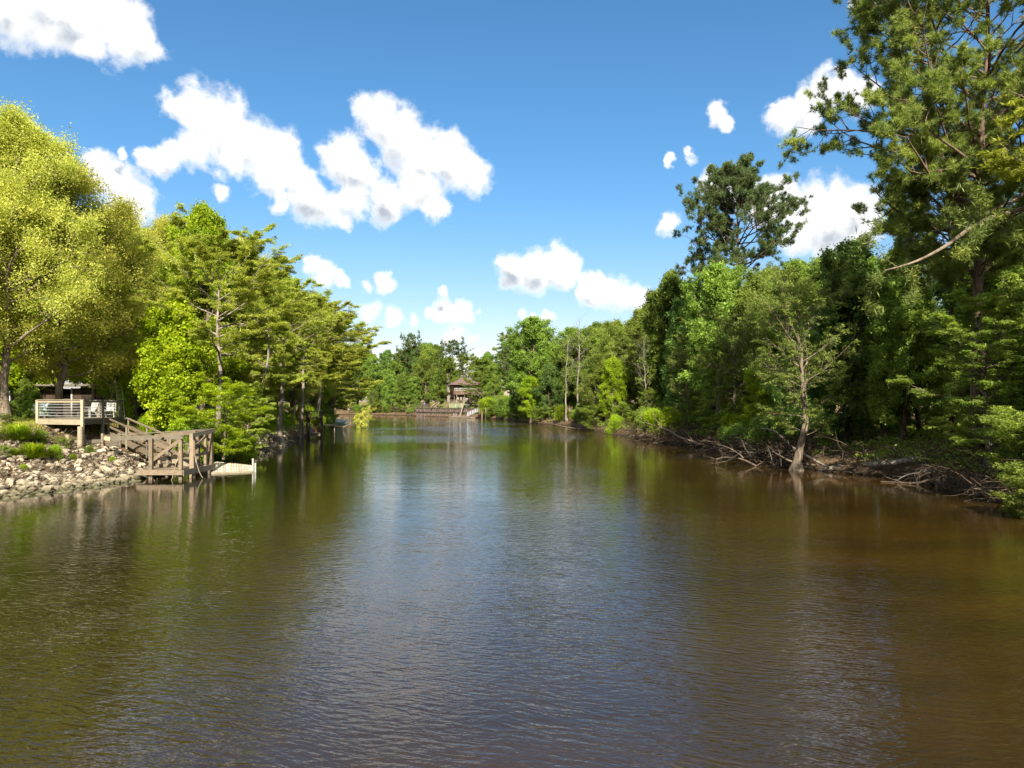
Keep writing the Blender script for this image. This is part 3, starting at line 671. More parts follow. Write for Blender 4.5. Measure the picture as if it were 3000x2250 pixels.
# --- the woods: rows of trees fitted under the photographed skyline
SKYL = np.array([(-600,330),(0,300),(60,300),(110,350),(170,440),(250,500),(330,600),(380,650),(440,660),(500,640),(570,610),(640,650),(850,690),(900,730),(960,800),(1000,890),(1040,950),(1065,1010),(1090,1035),(1150,1015),(1220,1010),(1260,1000),(1330,1010),(1400,1035),(1440,1020),(1470,980),(1520,945),(1580,940),(1640,965),(1720,930),(1800,905),(1870,895),(1920,850),(1960,810),(2030,815),(2100,800),(2200,790),(2300,790),(2370,760),(2450,720),(2550,690),(2650,660),(2700,640),(3000,600),(3600,500)], float)
def offset_line(line, off, step):
    P_ = np.array(line, float); seg = np.linalg.norm(np.diff(P_, axis=0), axis=1); cum = np.concatenate([[0], np.cumsum(seg)])
    out = []; s = 0
    while s < cum[-1]:
        i = min(np.searchsorted(cum, s, side='right') - 1, len(seg) - 1); f = (s - cum[i]) / seg[i]
        p = P_[i] * (1 - f) + P_[i + 1] * f; t = (P_[i + 1] - P_[i]) / seg[i]
        out.append(p + np.array((-t[1], t[0])) * off); s += step
    return out
def woods(line, rows, species, labels, group, keep, hmin, hmax, side=1):
    cnt = 0
    for (off, step, lo, hi) in rows:
        for p in offset_line(line, off * side, step):
            x = p[0] + rs.uniform(-.35, .35) * step; y = p[1] + rs.uniform(-.35, .35) * step
            if sdist(np.array([x]), np.array([y]))[0] < 1.0 or not keep(x, y): continue
            if off > 30 and x > 0 and not 10 < y < 110: continue
            if min((math.hypot(x - a, y - b) for a, b in PLACED), default=99) < 2.4: continue
            if y < 14: px = 3600 if x > 0 else -600
            else: px = CX + x / y * F
            topy = float(np.interp(px, SKYL[:, 0], SKYL[:, 1]))
            z0 = gz(x, y)
            H = (top_at(topy, max(y, 20)) - z0) * rs.uniform(lo, hi)
            H = max(hmin, min(hmax, H))
            key = rs.choices([s[0] for s in species], [s[1] for s in species])[0]
            cat = {'cyp': 'cypress', 'oli': 'tree', 'pin': 'pine'}.get(key[:3], 'tree')
            if key[:3] == 'sna': cat = 'dead tree'
            place(key, x, y, H, labels.get(key, labels['*']), cat, group, wide=rs.uniform(0.85, 1.15) * (1.15 if H < 9 else 1.0)); cnt += 1
    return cnt
def keep_left(x, y):
    px = CX + x / y * F
    if y < 34: return False
    if 54 < y < 100 and sdist(np.array([x]), np.array([y]))[0] < 4.5: return False
    if -36 < x < -16 and 30 < y < 52: return False
    if y < 75 and px < 560: return y > 64 or px < -50
    return -420 < px < 1120
for key, px, D, ty, l_ in (('olive2', 2905, 31.6, 830, 'feathery olive tree standing in front of the huge pine trunk'), ('green2', 2790, 42, 930, 'low green tree screening the foot of the huge pine'), ('olive1', 2900, 38.5, 950, 'olive understory tree right of the huge pine foot'), ('deep1', 2700, 47, 900, 'dark understory tree left of the huge pine foot'), ('green1', 2985, 34, 930, 'green understory tree at the right edge above the bank'), ('olive2', 2590, 46, 960, 'feathery understory tree behind the right end of the fallen log'), ('green2', 3060, 30, 1000, 'green tree cut by the right edge of the photo'), ('deep1', 2850, 52, 800, 'dark tree deep in the woods behind the huge pine')):
    put(key, px, D, ty, l_, wide=1.25)
rs.seed(21)
nl = woods(LEFT[4:], [(3.0, 6.5, .55, .8), (9, 7, .75, 1.0), (17, 8, .8, 1.02), (27, 9, .85, 1.02)], [('oak1', 2), ('oak2', 3), ('maple1', 3), ('cyp2', 2.5), ('cyp1', 1), ('olive1', .6)],
      {'oak1': 'yellow-green oak in the sunlit woods behind the left bank', 'oak2': 'yellow-green oak with dense crown in the left bank woods', 'maple1': 'fresh green broadleaf tree in the left bank woods',
       'cyp1': 'pale-barked cypress in the left bank woods', 'cyp2': 'feathery light green cypress in the left bank woods', 'olive1': 'olive green tree in the left bank woods', '*': 'tree in the left bank woods'}, 'trees of the left bank woods', keep_left, 5, 24, 1)
rs.seed(22)
nf = woods(FARB, [(5, 7, .45, .7), (12, 8, .75, .95), (21, 9, .9, 1.03), (32, 10, .95, 1.05)], [('green1', 3), ('green2', 3), ('deep1', 3), ('olive1', 2), ('olive2', 1.5), ('pine1', .25)],
      {'green1': 'mid green broadleaf tree in the far woods beyond the bend', 'green2': 'bushy mid green tree in the far woods beyond the bend', 'deep1': 'dark green tree in the far woods beyond the bend', 'olive1': 'olive tree in the far woods beyond the bend',
       'olive2': 'feathery olive tree in the far woods beyond the bend', 'pine1': 'dark pine in the far woods beyond the bend', '*': 'x'}, 'trees of the far woods',
      lambda x, y: -75 < x < 8 and not (-32 < x < -6 and y < 229 and y > 190), 7, 26, 1)
rs.seed(23)
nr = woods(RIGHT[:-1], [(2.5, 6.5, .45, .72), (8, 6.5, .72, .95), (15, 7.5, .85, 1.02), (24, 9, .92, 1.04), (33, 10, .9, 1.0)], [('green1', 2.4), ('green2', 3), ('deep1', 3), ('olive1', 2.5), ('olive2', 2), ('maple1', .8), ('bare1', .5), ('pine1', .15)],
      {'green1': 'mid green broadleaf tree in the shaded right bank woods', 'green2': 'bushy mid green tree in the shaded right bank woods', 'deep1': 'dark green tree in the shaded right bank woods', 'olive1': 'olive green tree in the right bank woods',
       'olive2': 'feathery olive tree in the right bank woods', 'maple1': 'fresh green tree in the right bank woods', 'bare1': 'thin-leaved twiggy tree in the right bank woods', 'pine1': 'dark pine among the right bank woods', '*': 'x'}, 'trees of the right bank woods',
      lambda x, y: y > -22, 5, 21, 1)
print('TREES', nl, nf, nr, len(PLACED))
# ---------------------------------------------------------------- built things
def thing(name, label, cat, loc, group=None):
    return tag(empty(name, tuple(float(v) for v in loc)), label, cat, group)
def bw(mb, name, mat, parent, label=None):
    """link geometry given in world coordinates as a child part"""
    L = np.array(parent.location); q = parent.parent
    while q is not None: L = L + np.array(q.location); q = q.parent
    mb.V = [v - L for v in mb.V]
    o = mb.build(name, mat, parent)
    if label: o['label'] = label
    return o
def A(*v): return np.array(v, float)
def one(name, mb, mat, label, cat, loc, group=None):
    """a top-level thing that is one mesh, geometry in world coordinates"""
    L = np.array(loc, float); mb.V = [v - L for v in mb.V]
    o = mb.build(name, mat); o.location = tuple(L); return tag(o, label, cat, group)
def lerp(a, b, t): return np.asarray(a) * (1 - t) + np.asarray(b) * t

# --- raised deck
dA, dB, dC, dD = A(-27.6, 41, 0), A(-24.2, 39.7, 0), A(-25.0, 45, 0), A(-28.4, 46.2, 0)
ZF, ZR = 2.98, 4.05
dk = thing('timber_deck', 'raised weathered timber deck with cable railing at the top of the rocky slope', 'deck', (-26.2, 42.5, 2.2))
mb = MB(); nb = 26
for i in range(nb):
    t0_, t1_ = i / nb + .003, (i + 1) / nb - .003
    a0, a1, b0, b1 = lerp(dA, dD, t0_), lerp(dA, dD, t1_), lerp(dB, dC, t0_), lerp(dB, dC, t1_)
    V = [p + A(0, 0, z) for z in (ZF - .04, ZF) for p in (a0, b0, b1, a1)]
    mb.add(V, [(0,3,2,1),(4,5,6,7),(0,1,5,4),(1,2,6,5),(2,3,7,6),(3,0,4,7)], rs.random())
bw(mb, 'floor', M['wood_grey'], dk)
for a, b in ((dA, dB), (dB, dC), (dC, dD), (dD, dA)):
    t = nrm(b - a); mb = MB().beam(a + A(0, 0, ZF - .20) + t * .03, b + A(0, 0, ZF - .20) - t * .03, .05, .30); bw(mb, 'fascia', M['wood_pale'] if a is dA else M['wood_grey'], dk)  # sunlit front side pale, shaded sides grey: light put into the colour
for a, b in ((dA, dB), (dB, dC), (dC, dD)):
    mb = MB().beam(a + A(0, 0, ZR), b + A(0, 0, ZR), .14, .04).beam(a + A(0, 0, ZR - .10), b + A(0, 0, ZR - .10), .045, .12); bw(mb, 'handrail', M['wood_pale'] if a is dA else M['wood_grey'], dk)  # front handrail coloured pale as sunlit, the others grey as shaded
    for k in range(5):
        z = ZF + .16 + k * .165
        bw(MB().tube([a + A(0, 0, z), lerp(a, b, .5) + A(0, 0, z - .012), b + A(0, 0, z)], .011, 5), 'cable', M['cable'], dk)
for p, zb in ((dA, 1.9), (dB, 1.35), (lerp(dB, dC, .5), 1.3), (dC, 1.3), (dD, 2.3), (lerp(dC, dD, .5), 2.0)):
    bw(MB().beam(A(p[0], p[1], zb), A(p[0], p[1], ZR - .02), .14, .14), 'post', M['wood_pale'] if p is dA or p is dB else M['wood_grey'], dk)  # posts of the sunlit front are coloured paler than the shaded ones
for px, D, zt in ((196, 39.2, 2.1), (234, 39.3, 2.55)):
    g = atz(px, 0, D); bw(MB().tube([A(g[0], g[1], .6), A(g[0] + .02, g[1], zt)], .14, 10, cap=True), 'pile', M['wood_pale'], dk)
# retaining boards below
rw = thing('retaining_wall', 'low plank retaining wall holding the soil under the deck', 'retaining wall', (-23.8, 40.2, 1.0))
q0, q1, q2 = atz(198, 0, 39.6), atz(250, 0, 40.0), atz(355, 0, 42.0)
for a, b in ((q0, q1), (q1, q2)):
    for k in range(4): bw(MB().beam(a + A(0, 0, .95 + k * .24), b + A(0, 0, .92 + k * .24), .05, .21), 'board', M['wood_grey'], rw)
for p in (q1, lerp(q1, q2, .5), q2): bw(MB().beam(p + A(0, -.1, .5), p + A(0, -.1, 2.1), .13, .13), 'post', M['wood'], rw)

# --- stairs from the deck to the dock
st = thing('dock_stairs', 'long timber stairway running down from the deck to the dock', 'stairs', (-20.8, 41, 1.0))
sT, sB = A(-24.4, 43.6, 1.98), A(-18.2, 38.6, .60); sw = nrm(np.cross(nrm((sB - sT) * A(1, 1, 0)), A(0, 0, 1))) * .55
for s in (-1, 1): bw(MB().beam(sT + sw * s, sB + sw * s, .05, .32), 'stringer', M['wood'], st)
for k in range(14):
    p = lerp(sT, sB, (k + .5) / 14) + A(0, 0, .08); bw(MB().beam(p - sw * .96, p + sw * .96, .30, .04), 'tread', M['wood'], st)
for s in (-1, 1):
    up = A(0, 0, .95)
    bw(MB().beam(sT + sw * s + up, sB + sw * s + up, .11, .07).beam(sT + sw * s + up * .5, sB + sw * s + up * .5, .04, .12), 'handrail', M['wood'], st)
    for k in (0.02, .34, .67, .98):
        p = lerp(sT, sB, k) + sw * s * 1.06; bw(MB().beam(p - A(0, 0, .35), p + up * .98, .09, .09), 'baluster_post', M['wood_grey'], st)

# --- dock
do = thing('river_dock', 'square timber dock with cross-braced posts and top beams standing in the river', 'dock', (-17.5, 37.3, 0))
f1, f2, f3, f4, f5, f6 = A(-18.15, 35.45, 0), A(-16.68, 35.5, 0), A(-16.55, 36.5, 0), A(-16.55, 38.75, 0), A(-17.35, 39.9, 0), A(-18.9, 39.0, 0)
PZ = .47
mb = MB()
for k in range(17):
    y = 35.42 + k * .215; mb.box((-17.6 - .02 * k, y, PZ + .02), (2.0, .195, .04), rnd=rs.random())
bw(mb, 'platform', M['wood'], do)
bw(MB().beam(A(-18.75, 35.28, PZ - .1), A(-16.5, 35.30, PZ - .1), .06, .24), 'rim_beam', M['wood'], do)
bw(MB().beam(A(-16.46, 35.3, PZ - .12), A(-16.44, 39.0, PZ - .12), .06, .30), 'rim_beam', M['wood_grey'], do)  # greyer than the lit tan front beam: shade put into the colour
bw(MB().beam(A(-18.8, 35.35, PZ - .1), A(-18.9, 39.2, PZ - .1), .06, .22), 'rim_beam', M['wood_grey'], do)
for p, zt, wd in ((f1, 2.06, .17), (f2, 2.06, .16), (f3, 2.26, .22), (f4, 2.45, .19), (f5, 2.2, .14), (f6, 1.9, .14), (A(-16.95, 38.0, 0), 2.25, .2), (A(-18.6, 37.2, 0), 1.2, .13)):
    bw(MB().beam(p + A(0, 0, -1.2), p + A(0, 0, zt), wd, wd), 'post', M['wood'], do)
bw(MB().beam(A(-23.1, 39.8, 1.86), A(-16.55, 35.34, 2.15), .06, .22), 'top_beam', M['wood_grey'], do)
bw(MB().beam(A(-23.1, 40.0, 2.03), A(-16.5, 37.9, 2.42), .14, .05), 'top_beam', M['wood_grey'], do)
bw(MB().beam(A(-18.2, 35.9, 2.16), A(-16.62, 37.0, 2.33), .06, .20), 'top_beam', M['wood'], do)
bw(MB().beam(A(-16.42, 36.2, 2.20), A(-16.42, 38.9, 2.36), .06, .22), 'top_beam', M['wood_grey'], do)
bw(MB().beam(A(-17.3, 38.2, 2.30), A(-16.5, 38.7, 2.33), .05, .26), 'top_beam', M['wood_dark'], do)
for a, b in ((A(-18.1, 35.56, .98), A(-16.75, 35.56, 2.0)), (A(-18.2, 35.64, 2.0), A(-16.72, 35.64, 1.2)), (A(-16.66, 36.6, 1.35), A(-16.66, 38.7, 2.2)), (A(-16.72, 36.7, 2.1), A(-16.72, 38.7, 1.25))):
    bw(MB().beam(a, b, .045, .15), 'brace', M['wood'], do)
bw(MB().beam(A(-16.62, 36.5, 1.12), A(-16.6, 38.75, 1.14), .05, .14), 'mid_rail', M['wood'], do)
bw(MB().beam(A(-18.15, 35.55, 1.0), A(-17.3, 38.0, 1.05), .06, .15), 'mid_rail', M['wood_dark'], do)
bw(MB().box((-17.4, 37.6, PZ + .22), (1.3, .35, .36), rz=.1), 'step_box', M['wood_pale'], do)
bw(MB().box((-18.2, 37.0, PZ + .12), (.9, .4, .16), rz=.5), 'step_box', M['wood'], do)
bw(MB().box((-17.0, 38.6, .12), (1.0, .12, .30), rz=.1), 'float_block', M['wood_grey'], do)
r1 = [at(530, 1290, 35.5), at(524, 1330, 35.4), at(515, 1360, 35.3), at(505, 1400, 35.2), at(501, 1408, 35.2)]
one('mooring_rope', MB().tube(r1, .014, 5, sub=3), M['rope'], 'thin rope hanging from the front beam of the dock into the water', 'rope', r1[-1])
r2 = [at(569, 1290, 36.2), at(570, 1330, 36.2), at(577, 1360, 36.1), at(585, 1385, 36.0), at(594, 1400, 35.9)]
one('mooring_rope', MB().tube(r2, .014, 5, sub=3), M['rope'], 'rope slanting down from the thickest dock post to the water', 'rope', r2[-1])
# small worn plate on the beam end, its lettering no longer readable
sg = thing('sign', 'small worn yellowish plate nailed to the left end of the dock beam', 'sign', at(314, 1285, 39.0))
bw(MB().box(at(314, 1284.5, 39.05), (.50, .03, .20), rz=-.55, ry=.04), 'plate', plain('faded_plate', (.55, .42, .22), .7), sg)

# --- sunken floating ramp with white pipes
fr = thing('floating_dock', 'half-sunken floating dock section with peeling white boards beside the dock', 'floating dock', (-16, 40, 0))
c00, c10, c11, c01 = A(-16.35, 38.35, .06), A(-14.45, 39.35, .02), A(-15.3, 41.4, .22), A(-17.6, 41.6, .42)
for k in range(15):
    u0, u1 = k / 15 + .004, (k + 1) / 15 - .004
    pts = [lerp(c00, c10, u0), lerp(c00, c10, u1), lerp(c01, c11, u1), lerp(c01, c11, u0)]
    V = [p + A(0, 0, z + rs.uniform(-.008, .008)) for z in (-.04, .0) for p in pts]
    bw(MB().add(V, [(0,3,2,1),(4,5,6,7),(0,1,5,4),(1,2,6,5),(2,3,7,6),(3,0,4,7)], rs.random()), 'deck_board', M['wood_peel'], fr)
bw(MB().beam(c00 + A(0, -.06, -.05), c10 + A(0, -.06, -.02), .05, .16), 'edge_beam', M['wood_pale'], fr)
for px, D, z in ((741, 40.2, .70), (748, 39.6, .50)):
    g = atz(px, 0, D); one('white_pipe', MB().tube([A(g[0], D, -.6), A(g[0], D, z)], .055, 8, cap=True), M['white'],
        'taller white pipe standing at the outer end of the sunken dock section' if z > .6 else 'shorter white pipe at the outer end of the sunken dock section', 'pipe', (g[0], D, 0))

# --- chairs on the deck
def chair(loc, rz, label):
    t = tag(empty('lawn_chair', loc, rz), label, 'chair', 'white chairs on the deck')
    W = M['white']; mb = MB()
    for i in range(5): mb.box((-.22 + .11 * i, .26 + .01 * abs(i - 2), .68 - .015 * abs(i - 2)), (.098, .022, .80), rx=-.28)
    mb.build('backrest', W, t); mb = MB()
    for i in range(5): mb.box((0, -.24 + .11 * i, .40 - .025 * i), (.56, .1, .025), rx=-.2)
    mb.build('seat', W, t)
    for s in (-1, 1):
        MB().box((s * .31, -.28, .29), (.05, .1, .58)).build('leg', W, t); MB().box((s * .29, .22, .17), (.05, .09, .36), rx=.5).build('leg', W, t)
        MB().box((s * .34, -.02, .60), (.13, .68, .025)).build('armrest', W, t)
    return t
g = atz(264, ZF, 43.4); chair((g[0], g[1], ZF), -.35, 'white slatted armchair behind the middle of the deck railing')
g = atz(322, ZF, 44.3); chair((g[0], g[1], ZF), .25, 'white slatted armchair near the right corner of the deck')

# --- shed, locker, ladder behind the deck
gs = gz(-37, 59)
sh = thing('shed', 'long low dark brown shed with lean-to roof behind the deck', 'shed', (-36, 60, gs))
x0, x1, y0, y1, zt = -39.2, -32.2, 58.0, 62.5, 5.25
mb = MB()
for k in range(24):
    xx = x0 + (k + .5) * (x1 - x0) / 24
    if 6 < k < 10: continue
    mb.box((xx, y0, (gs + zt) / 2 - .1), ((x1 - x0) / 24 - .012, .04, zt - gs - .1), rnd=rs.random())
mb.box(((x0 + x1) / 2, y1, (gs + zt) / 2 - .1), (x1 - x0, .1, zt - gs)); mb.box((x0, (y0 + y1) / 2, (gs + zt) / 2 - .1), (.1, y1 - y0 - .1, zt - gs)); mb.box((x1, (y0 + y1) / 2, (gs + zt) / 2 - .1), (.1, y1 - y0 - .1, zt - gs))
bw(mb, 'wall', woodmat('dark_brown_siding', (.016, .011, .009), (.055, .036, .027)), sh)
bw(MB().box((-35.7, 60.0, zt + .12), (8.4, 5.8, .07), rx=.035), 'roof', plain('dark_tin_roof', (.035, .038, .038), .7, .3), sh)
bw(MB().box((-35.7, 57.08, zt + .10), (8.4, .05, .14)), 'fascia', M['wood_grey'], sh)
for xx in (-37.25, -36.2): bw(MB().box((xx, y0 - .05, (gs + zt) / 2 - .05), (.13, .05, zt - gs - .15)), 'trim_board', M['white'], sh)
bw(MB().box((-36.7, y0 + .4, (gs + 4.6) / 2), (.95, .05, 4.6 - gs)), 'door', M['wood_dark'], sh)
lk = thing('water_tank', 'pale blue-white tank standing between the deck and the shed', 'tank', (*atz(128, 0, 50)[:2], gz(-33, 50)))
g = atz(128, 0, 50); zz = gz(g[0], 50)
bw(MB().tube([A(g[0] - .55, 50, zz + .62), A(g[0] + .55, 50, zz + .62)], .52, 16, cap=True), 'drum', plain('pale_blue_plastic', (.50, .62, .64), .5), lk)
for s in (-1, 1): bw(MB().box((g[0] + s * .35, 50, zz + .08), (.12, .9, .24)), 'cradle', M['wood'], lk)
la = thing('ladder', 'tall aluminium ladder leaning among the trees at the right end of the deck', 'ladder', (*atz(352, 0, 48)[:2], 2.6))
b0_, t0_ = atz(358, 2.7, 48), atz(346, 5.6, 49.5)
for s in (-.2, .2): bw(MB().beam(b0_ + A(s, 0, 0), t0_ + A(s, 0, 0), .03, .07), 'rail', M['metal'], la)
for k in range(1, 10): p = lerp(b0_, t0_, k / 10.); bw(MB().tube([p - A(.2, 0, 0), p + A(.2, 0, 0)], .016, 5), 'rung', M['metal'], la)

# --- houses and car seen through the trees on the left
def house(name, label, x, y, w_, d_, h_, rz, wallm, roofm, wins):
    z0 = gz(x, y); t = tag(empty(name, (x, y, z0), rz), label, 'house')
    MB().box((0, 0, h_ / 2), (w_, d_, h_)).build('wall', wallm, t)
    V = [(-w_/2-.4,-d_/2-.4,h_),(w_/2+.4,-d_/2-.4,h_),(w_/2+.4,d_/2+.4,h_),(-w_/2-.4,d_/2+.4,h_),(-w_/2-.4,0,h_+d_*.28),(w_/2+.4,0,h_+d_*.28)]
    mb = MB(); mb.add(V, [(0,1,5,4),(2,3,4,5)]); mb.add(V, [(0,4,3),(1,2,5)]); mb.build('roof', roofm, t)
    for xx in wins:
        f = MB().box((xx, -d_/2 - .02, 1.6), (1.1, .06, 1.3)).build('window', M['white'], t); MB().box((xx, -d_/2 - .06, 1.6), (.9, .03, 1.1)).build('pane', M['glass'], f)
    MB().box((wins[0] + 1.7, -d_/2 - .03, 1.05), (.95, .06, 2.1)).build('door', M['wood_dark'], t)
    return t
sid = plain('white_siding', (.62, .66, .68)); roofg = plain('grey_shingles', (.16, .16, .17), .9)
house('house', 'white house glimpsed through the trunks at the left edge', -62, 92, 11, 8, 3.0, .25, sid, roofg, (-3.5, 2.8))
house('house', 'small white cottage glimpsed through leaves right of the deck', -40.0, 84, 7, 6, 3.0, -.2, sid, roofg, (-2.0, 2.4))
cx_, cyy = atz(23, 0, 74)[:2]; zc = gz(cx_, cyy)
car = tag(empty('parked_car', (cx_, cyy, zc), .35), 'white car parked on the lawn at the far left', 'car')
cw = plain('white_car_paint', (.72, .74, .76), .25, .5)
V = [(-.88,-2.1,.35),(.88,-2.1,.35),(.9,-2.0,.95),(-.9,-2.0,.95),(-.9,-.9,1.08),(.9,-.9,1.08),(-.7,-.3,1.62),(.7,-.3,1.62),(-.7,1.5,1.64),(.7,1.5,1.64),(-.88,2.05,1.1),(.88,2.05,1.1),(-.88,2.1,.35),(.88,2.1,.35)]
mb = MB(); mb.add(V, [(0,1,3,2)[::1] and (0,1,2,3),(3,2,5,4),(4,5,7,6),(6,7,9,8),(8,9,11,10),(10,11,13,12),(12,13,1,0)]); mb.add(V, [(0,3,4,6,8,10,12),(13,11,9,7,5,2,1)]); mb.build('body', cw, car)
MB().box((0, -.63, 1.38), (1.25, .02, .48), rx=.86 - 1.57 + .9).build('windscreen', M['glass'], car)
for s in (-1, 1):
    MB().box((s * .815, .6, 1.36), (.02, 1.7, .38), ry=-s * .3).build('side_window', M['glass'], car)
    MB().box((s * .62, -2.07, .78), (.34, .05, .16)).build('headlight', M['metal'], car)
    for yy in (-1.35, 1.35): MB().tube([(s * .72, yy, .33), (s * .92, yy, .33)], .33, 14, cap=True).build('wheel', plain('tyre_rubber', (.02, .02, .02), .9), car)

# --- garden conifers and grass clumps on the left slope
proto('conifer', 'conifer', 'cone', 41, H=3.4, R=1.5, base=0.03, leafm='leaf_green', bark='bark', sites=2600, per=8, lsize=(0.16, 0.05), nprim=60, r0=0.06, flare=0.2)
place('conifer', *atz(78, 0, 52)[:2], 3.3, 'pointed young conifer on the lawn left of the deck', 'conifer', None)
place('conifer', *atz(48, 0, 56)[:2], 2.0, 'low rounded conifer beside the pointed one on the lawn', 'conifer', None, wide=1.4)
place('conifer', *atz(100, 0, 50)[:2], 2.1, 'small conifer touching the left end of the deck', 'conifer', None, wide=1.3)
def clump(px, D, r, h, label, mat, seed, nbl=900):
    g = atz(px, 0, D); z = gz(g[0], D); rng = np.random.default_rng(seed); mb = MB()
    a = rng.uniform(0, 6.283, nbl); rr = r * .35 * np.sqrt(rng.random(nbl)); b = np.stack([np.cos(a) * rr, np.sin(a) * rr, 0 * a], -1)
    out = np.stack([np.cos(a), np.sin(a), 0 * a], -1); e_ = np.arccos(rng.uniform(.15, 1, nbl))[:, None]; L = h * rng.uniform(.75, 1.1, nbl)[:, None] * np.cos(e_); sp = np.sin(e_) * r * .8
    m1 = b + out * sp * .4 + A(0, 0, .75) * L; tip = b + out * sp * 1.2 + A(0, 0, .8) * L; side = nrm(np.cross(out, A(0, 0, 1.0))) * .012
    rn = rng.random(nbl)
    mb.add(np.stack([b - side, b + side, m1 + side, m1 - side], 1).reshape(-1, 3), np.arange(nbl * 4).reshape(-1, 4), rn); mb.tris(m1 - side, m1 + side, tip, rn)
    o = mb.build('grass_clump', mat); o.location = (g[0], D, z - .05); return tag(o, label, 'grass clump')
clump(48, 36.5, 1.25, 1.15, 'dark rounded ornamental grass on the slope left of the deck', M['leaf_maple'], 5, 1600)
clump(97, 34.8, 1.1, 1.0, 'bright green spiky grass clump below the deck, lower right of the rounded one', M['leaf_bright'], 6, 1500)
place('bush1', *atz(162, 0, 35.5)[:2], 1.0, 'little yellow-green bush on the rocks below the deck', 'shrub', None)
for k, (px, D, H_) in enumerate(((12, 33.5, .7), (70, 32.6, .5), (118, 37.6, .9), (185, 37.8, .8), (215, 36.4, .55), (262, 38.5, .7), (20, 38.2, .9), (330, 38.4, .5))):
    place(('bush3', 'bush1', 'bush2')[k % 3], *atz(px, 0, D)[:2], H_, 'scruffy little weed bush growing between the riprap stones', 'shrub', 'weed bushes in the riprap')
place('bush1', *atz(40, 0, 34.0)[:2], .6, 'tiny yellow sprig between the two grass clumps', 'shrub', None)

# --- riprap
def rock_mesh(seed, name):
    import bmesh
    bm = bmesh.new(); bmesh.ops.create_icosphere(bm, subdivisions=2, radius=.5); rg = np.random.default_rng(seed)
    cuts = [(nrm(rg.normal(0, 1, 3)), rg.uniform(.26, .42)) for _ in range(9)]
    for v in bm.verts:
        p = np.array(v.co)
        for n_, d_ in cuts:
            e = p @ n_ - d_
            if e > 0: p = p - n_ * e
        v.co = p * (1, .8, .62)
    m = bpy.data.meshes.new(name); bm.to_mesh(m); bm.free()
    a = m.attributes.new('rnd', 'FLOAT', 'FACE'); a.data.foreach_set('value', np.full(len(m.polygons), rg.random(), np.float32)); m.materials.append(M['rock']); return m
RM = [rock_mesh(s, 'rock') for s in range(8)]
rg = np.random.default_rng(77)
def rock_spots(n, xr, yr, dr):
    X = rg.uniform(*xr, n); Y = rg.uniform(*yr, n); d = sdist(X, Y); k = (d > dr[0]) & (d < dr[1]); return X[k], Y[k], d[k]
X1, Y1, d1 = rock_spots(11000, (-31, -17.6), (24.5, 42.5), (-.45, 8.6))
keepm = rg.random(len(X1)) < np.clip(1.25 - d1 / 8.5, .0, 1) * (Y1 < 41.5) * np.clip(1 - (-23.5 - X1) * .14, .3, 1)
X1, Y1 = X1[keepm], Y1[keepm]
X2, Y2, d2_ = rock_spots(1500, (-25, -17.5), (50, 73), (-.4, 3.4))
RX = np.concatenate([X1, X2]); RY = np.concatenate([Y1, Y2]); RZ = ground(RX, RY)
size = rg.gamma(2.4, .064, len(RX)) + .085; size[len(X1):] *= 1.7
vis = (RX / RY * F + CX > -15)
RX, RY, RZ, size = RX[vis], RY[vis], RZ[vis], np.clip(size[vis], .12, 1.1)
RZ = np.maximum(RZ, -.12) + size * .12
order = np.argsort(-(size / RY)); top = order[:285]; rest = order[285:]
for c, i in enumerate(top):
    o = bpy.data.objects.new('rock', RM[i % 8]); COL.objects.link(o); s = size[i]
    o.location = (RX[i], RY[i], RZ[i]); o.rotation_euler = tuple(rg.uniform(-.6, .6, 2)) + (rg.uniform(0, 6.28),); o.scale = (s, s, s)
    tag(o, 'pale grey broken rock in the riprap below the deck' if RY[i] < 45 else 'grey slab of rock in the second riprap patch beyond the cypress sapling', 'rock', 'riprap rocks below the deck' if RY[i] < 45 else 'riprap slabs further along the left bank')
mb = MB(); tmpl = []
for m in RM:
    v = np.zeros(len(m.vertices) * 3, np.float32); m.vertices.foreach_get('co', v); tmpl.append((v.reshape(-1, 3), np.array([list(p.vertices) for p in m.polygons])))
from mathutils import Euler
for i in rest:
    v, f = tmpl[i % 8]; R_ = np.array(Euler((*rg.uniform(-.6, .6, 2), rg.uniform(0, 6.28))).to_matrix())
    mb.add((v * size[i]) @ R_.T + A(RX[i], RY[i], RZ[i]), f, rg.random())
tag(mb.build('riprap_gravel', M['rock']), 'smaller broken stones filling the left bank riprap', 'rubble', None, 'stuff')

# --- timber lift, skiff, post and leafy branch on the left bank
lf = thing('boat_lift', 'dark two-level timber lift with railing standing in the river past the riprap', 'boat lift', (*atz(920, 0, 79)[:2], 0))
def P3(px, z, D): return atz(px, z, D)
for px, D in ((938, 78.3), (900, 79.2), (943, 81.0), (905, 82.0)): bw(MB().beam(P3(px, -1, D), P3(px, 3.05, D), .2, .2), 'post', M['wood_dark'], lf)
bw(MB().add([P3(px, z, D) for z in (2.2, 2.32) for px, D in ((897, 79), (941, 78), (946, 81.2), (902, 82.2))], [(0,3,2,1),(4,5,6,7),(0,1,5,4),(1,2,6,5),(2,3,7,6),(3,0,4,7)]), 'upper_floor', M['wood_dark'], lf)
for (a, da), (b, db) in (((900, 79.1), (940, 78.2)), ((940, 78.2), (945, 81))):
    bw(MB().beam(P3(a, 3.0, da), P3(b, 3.0, db), .1, .08), 'handrail', M['wood_grey'], lf)
    for k in range(1, 9): p, q = P3(a, 2.35, da), P3(b, 2.35, db); r = lerp(p, q, k / 9); bw(MB().beam(r, r + A(0, 0, .62), .04, .04), 'baluster', M['wood_dark'], lf)
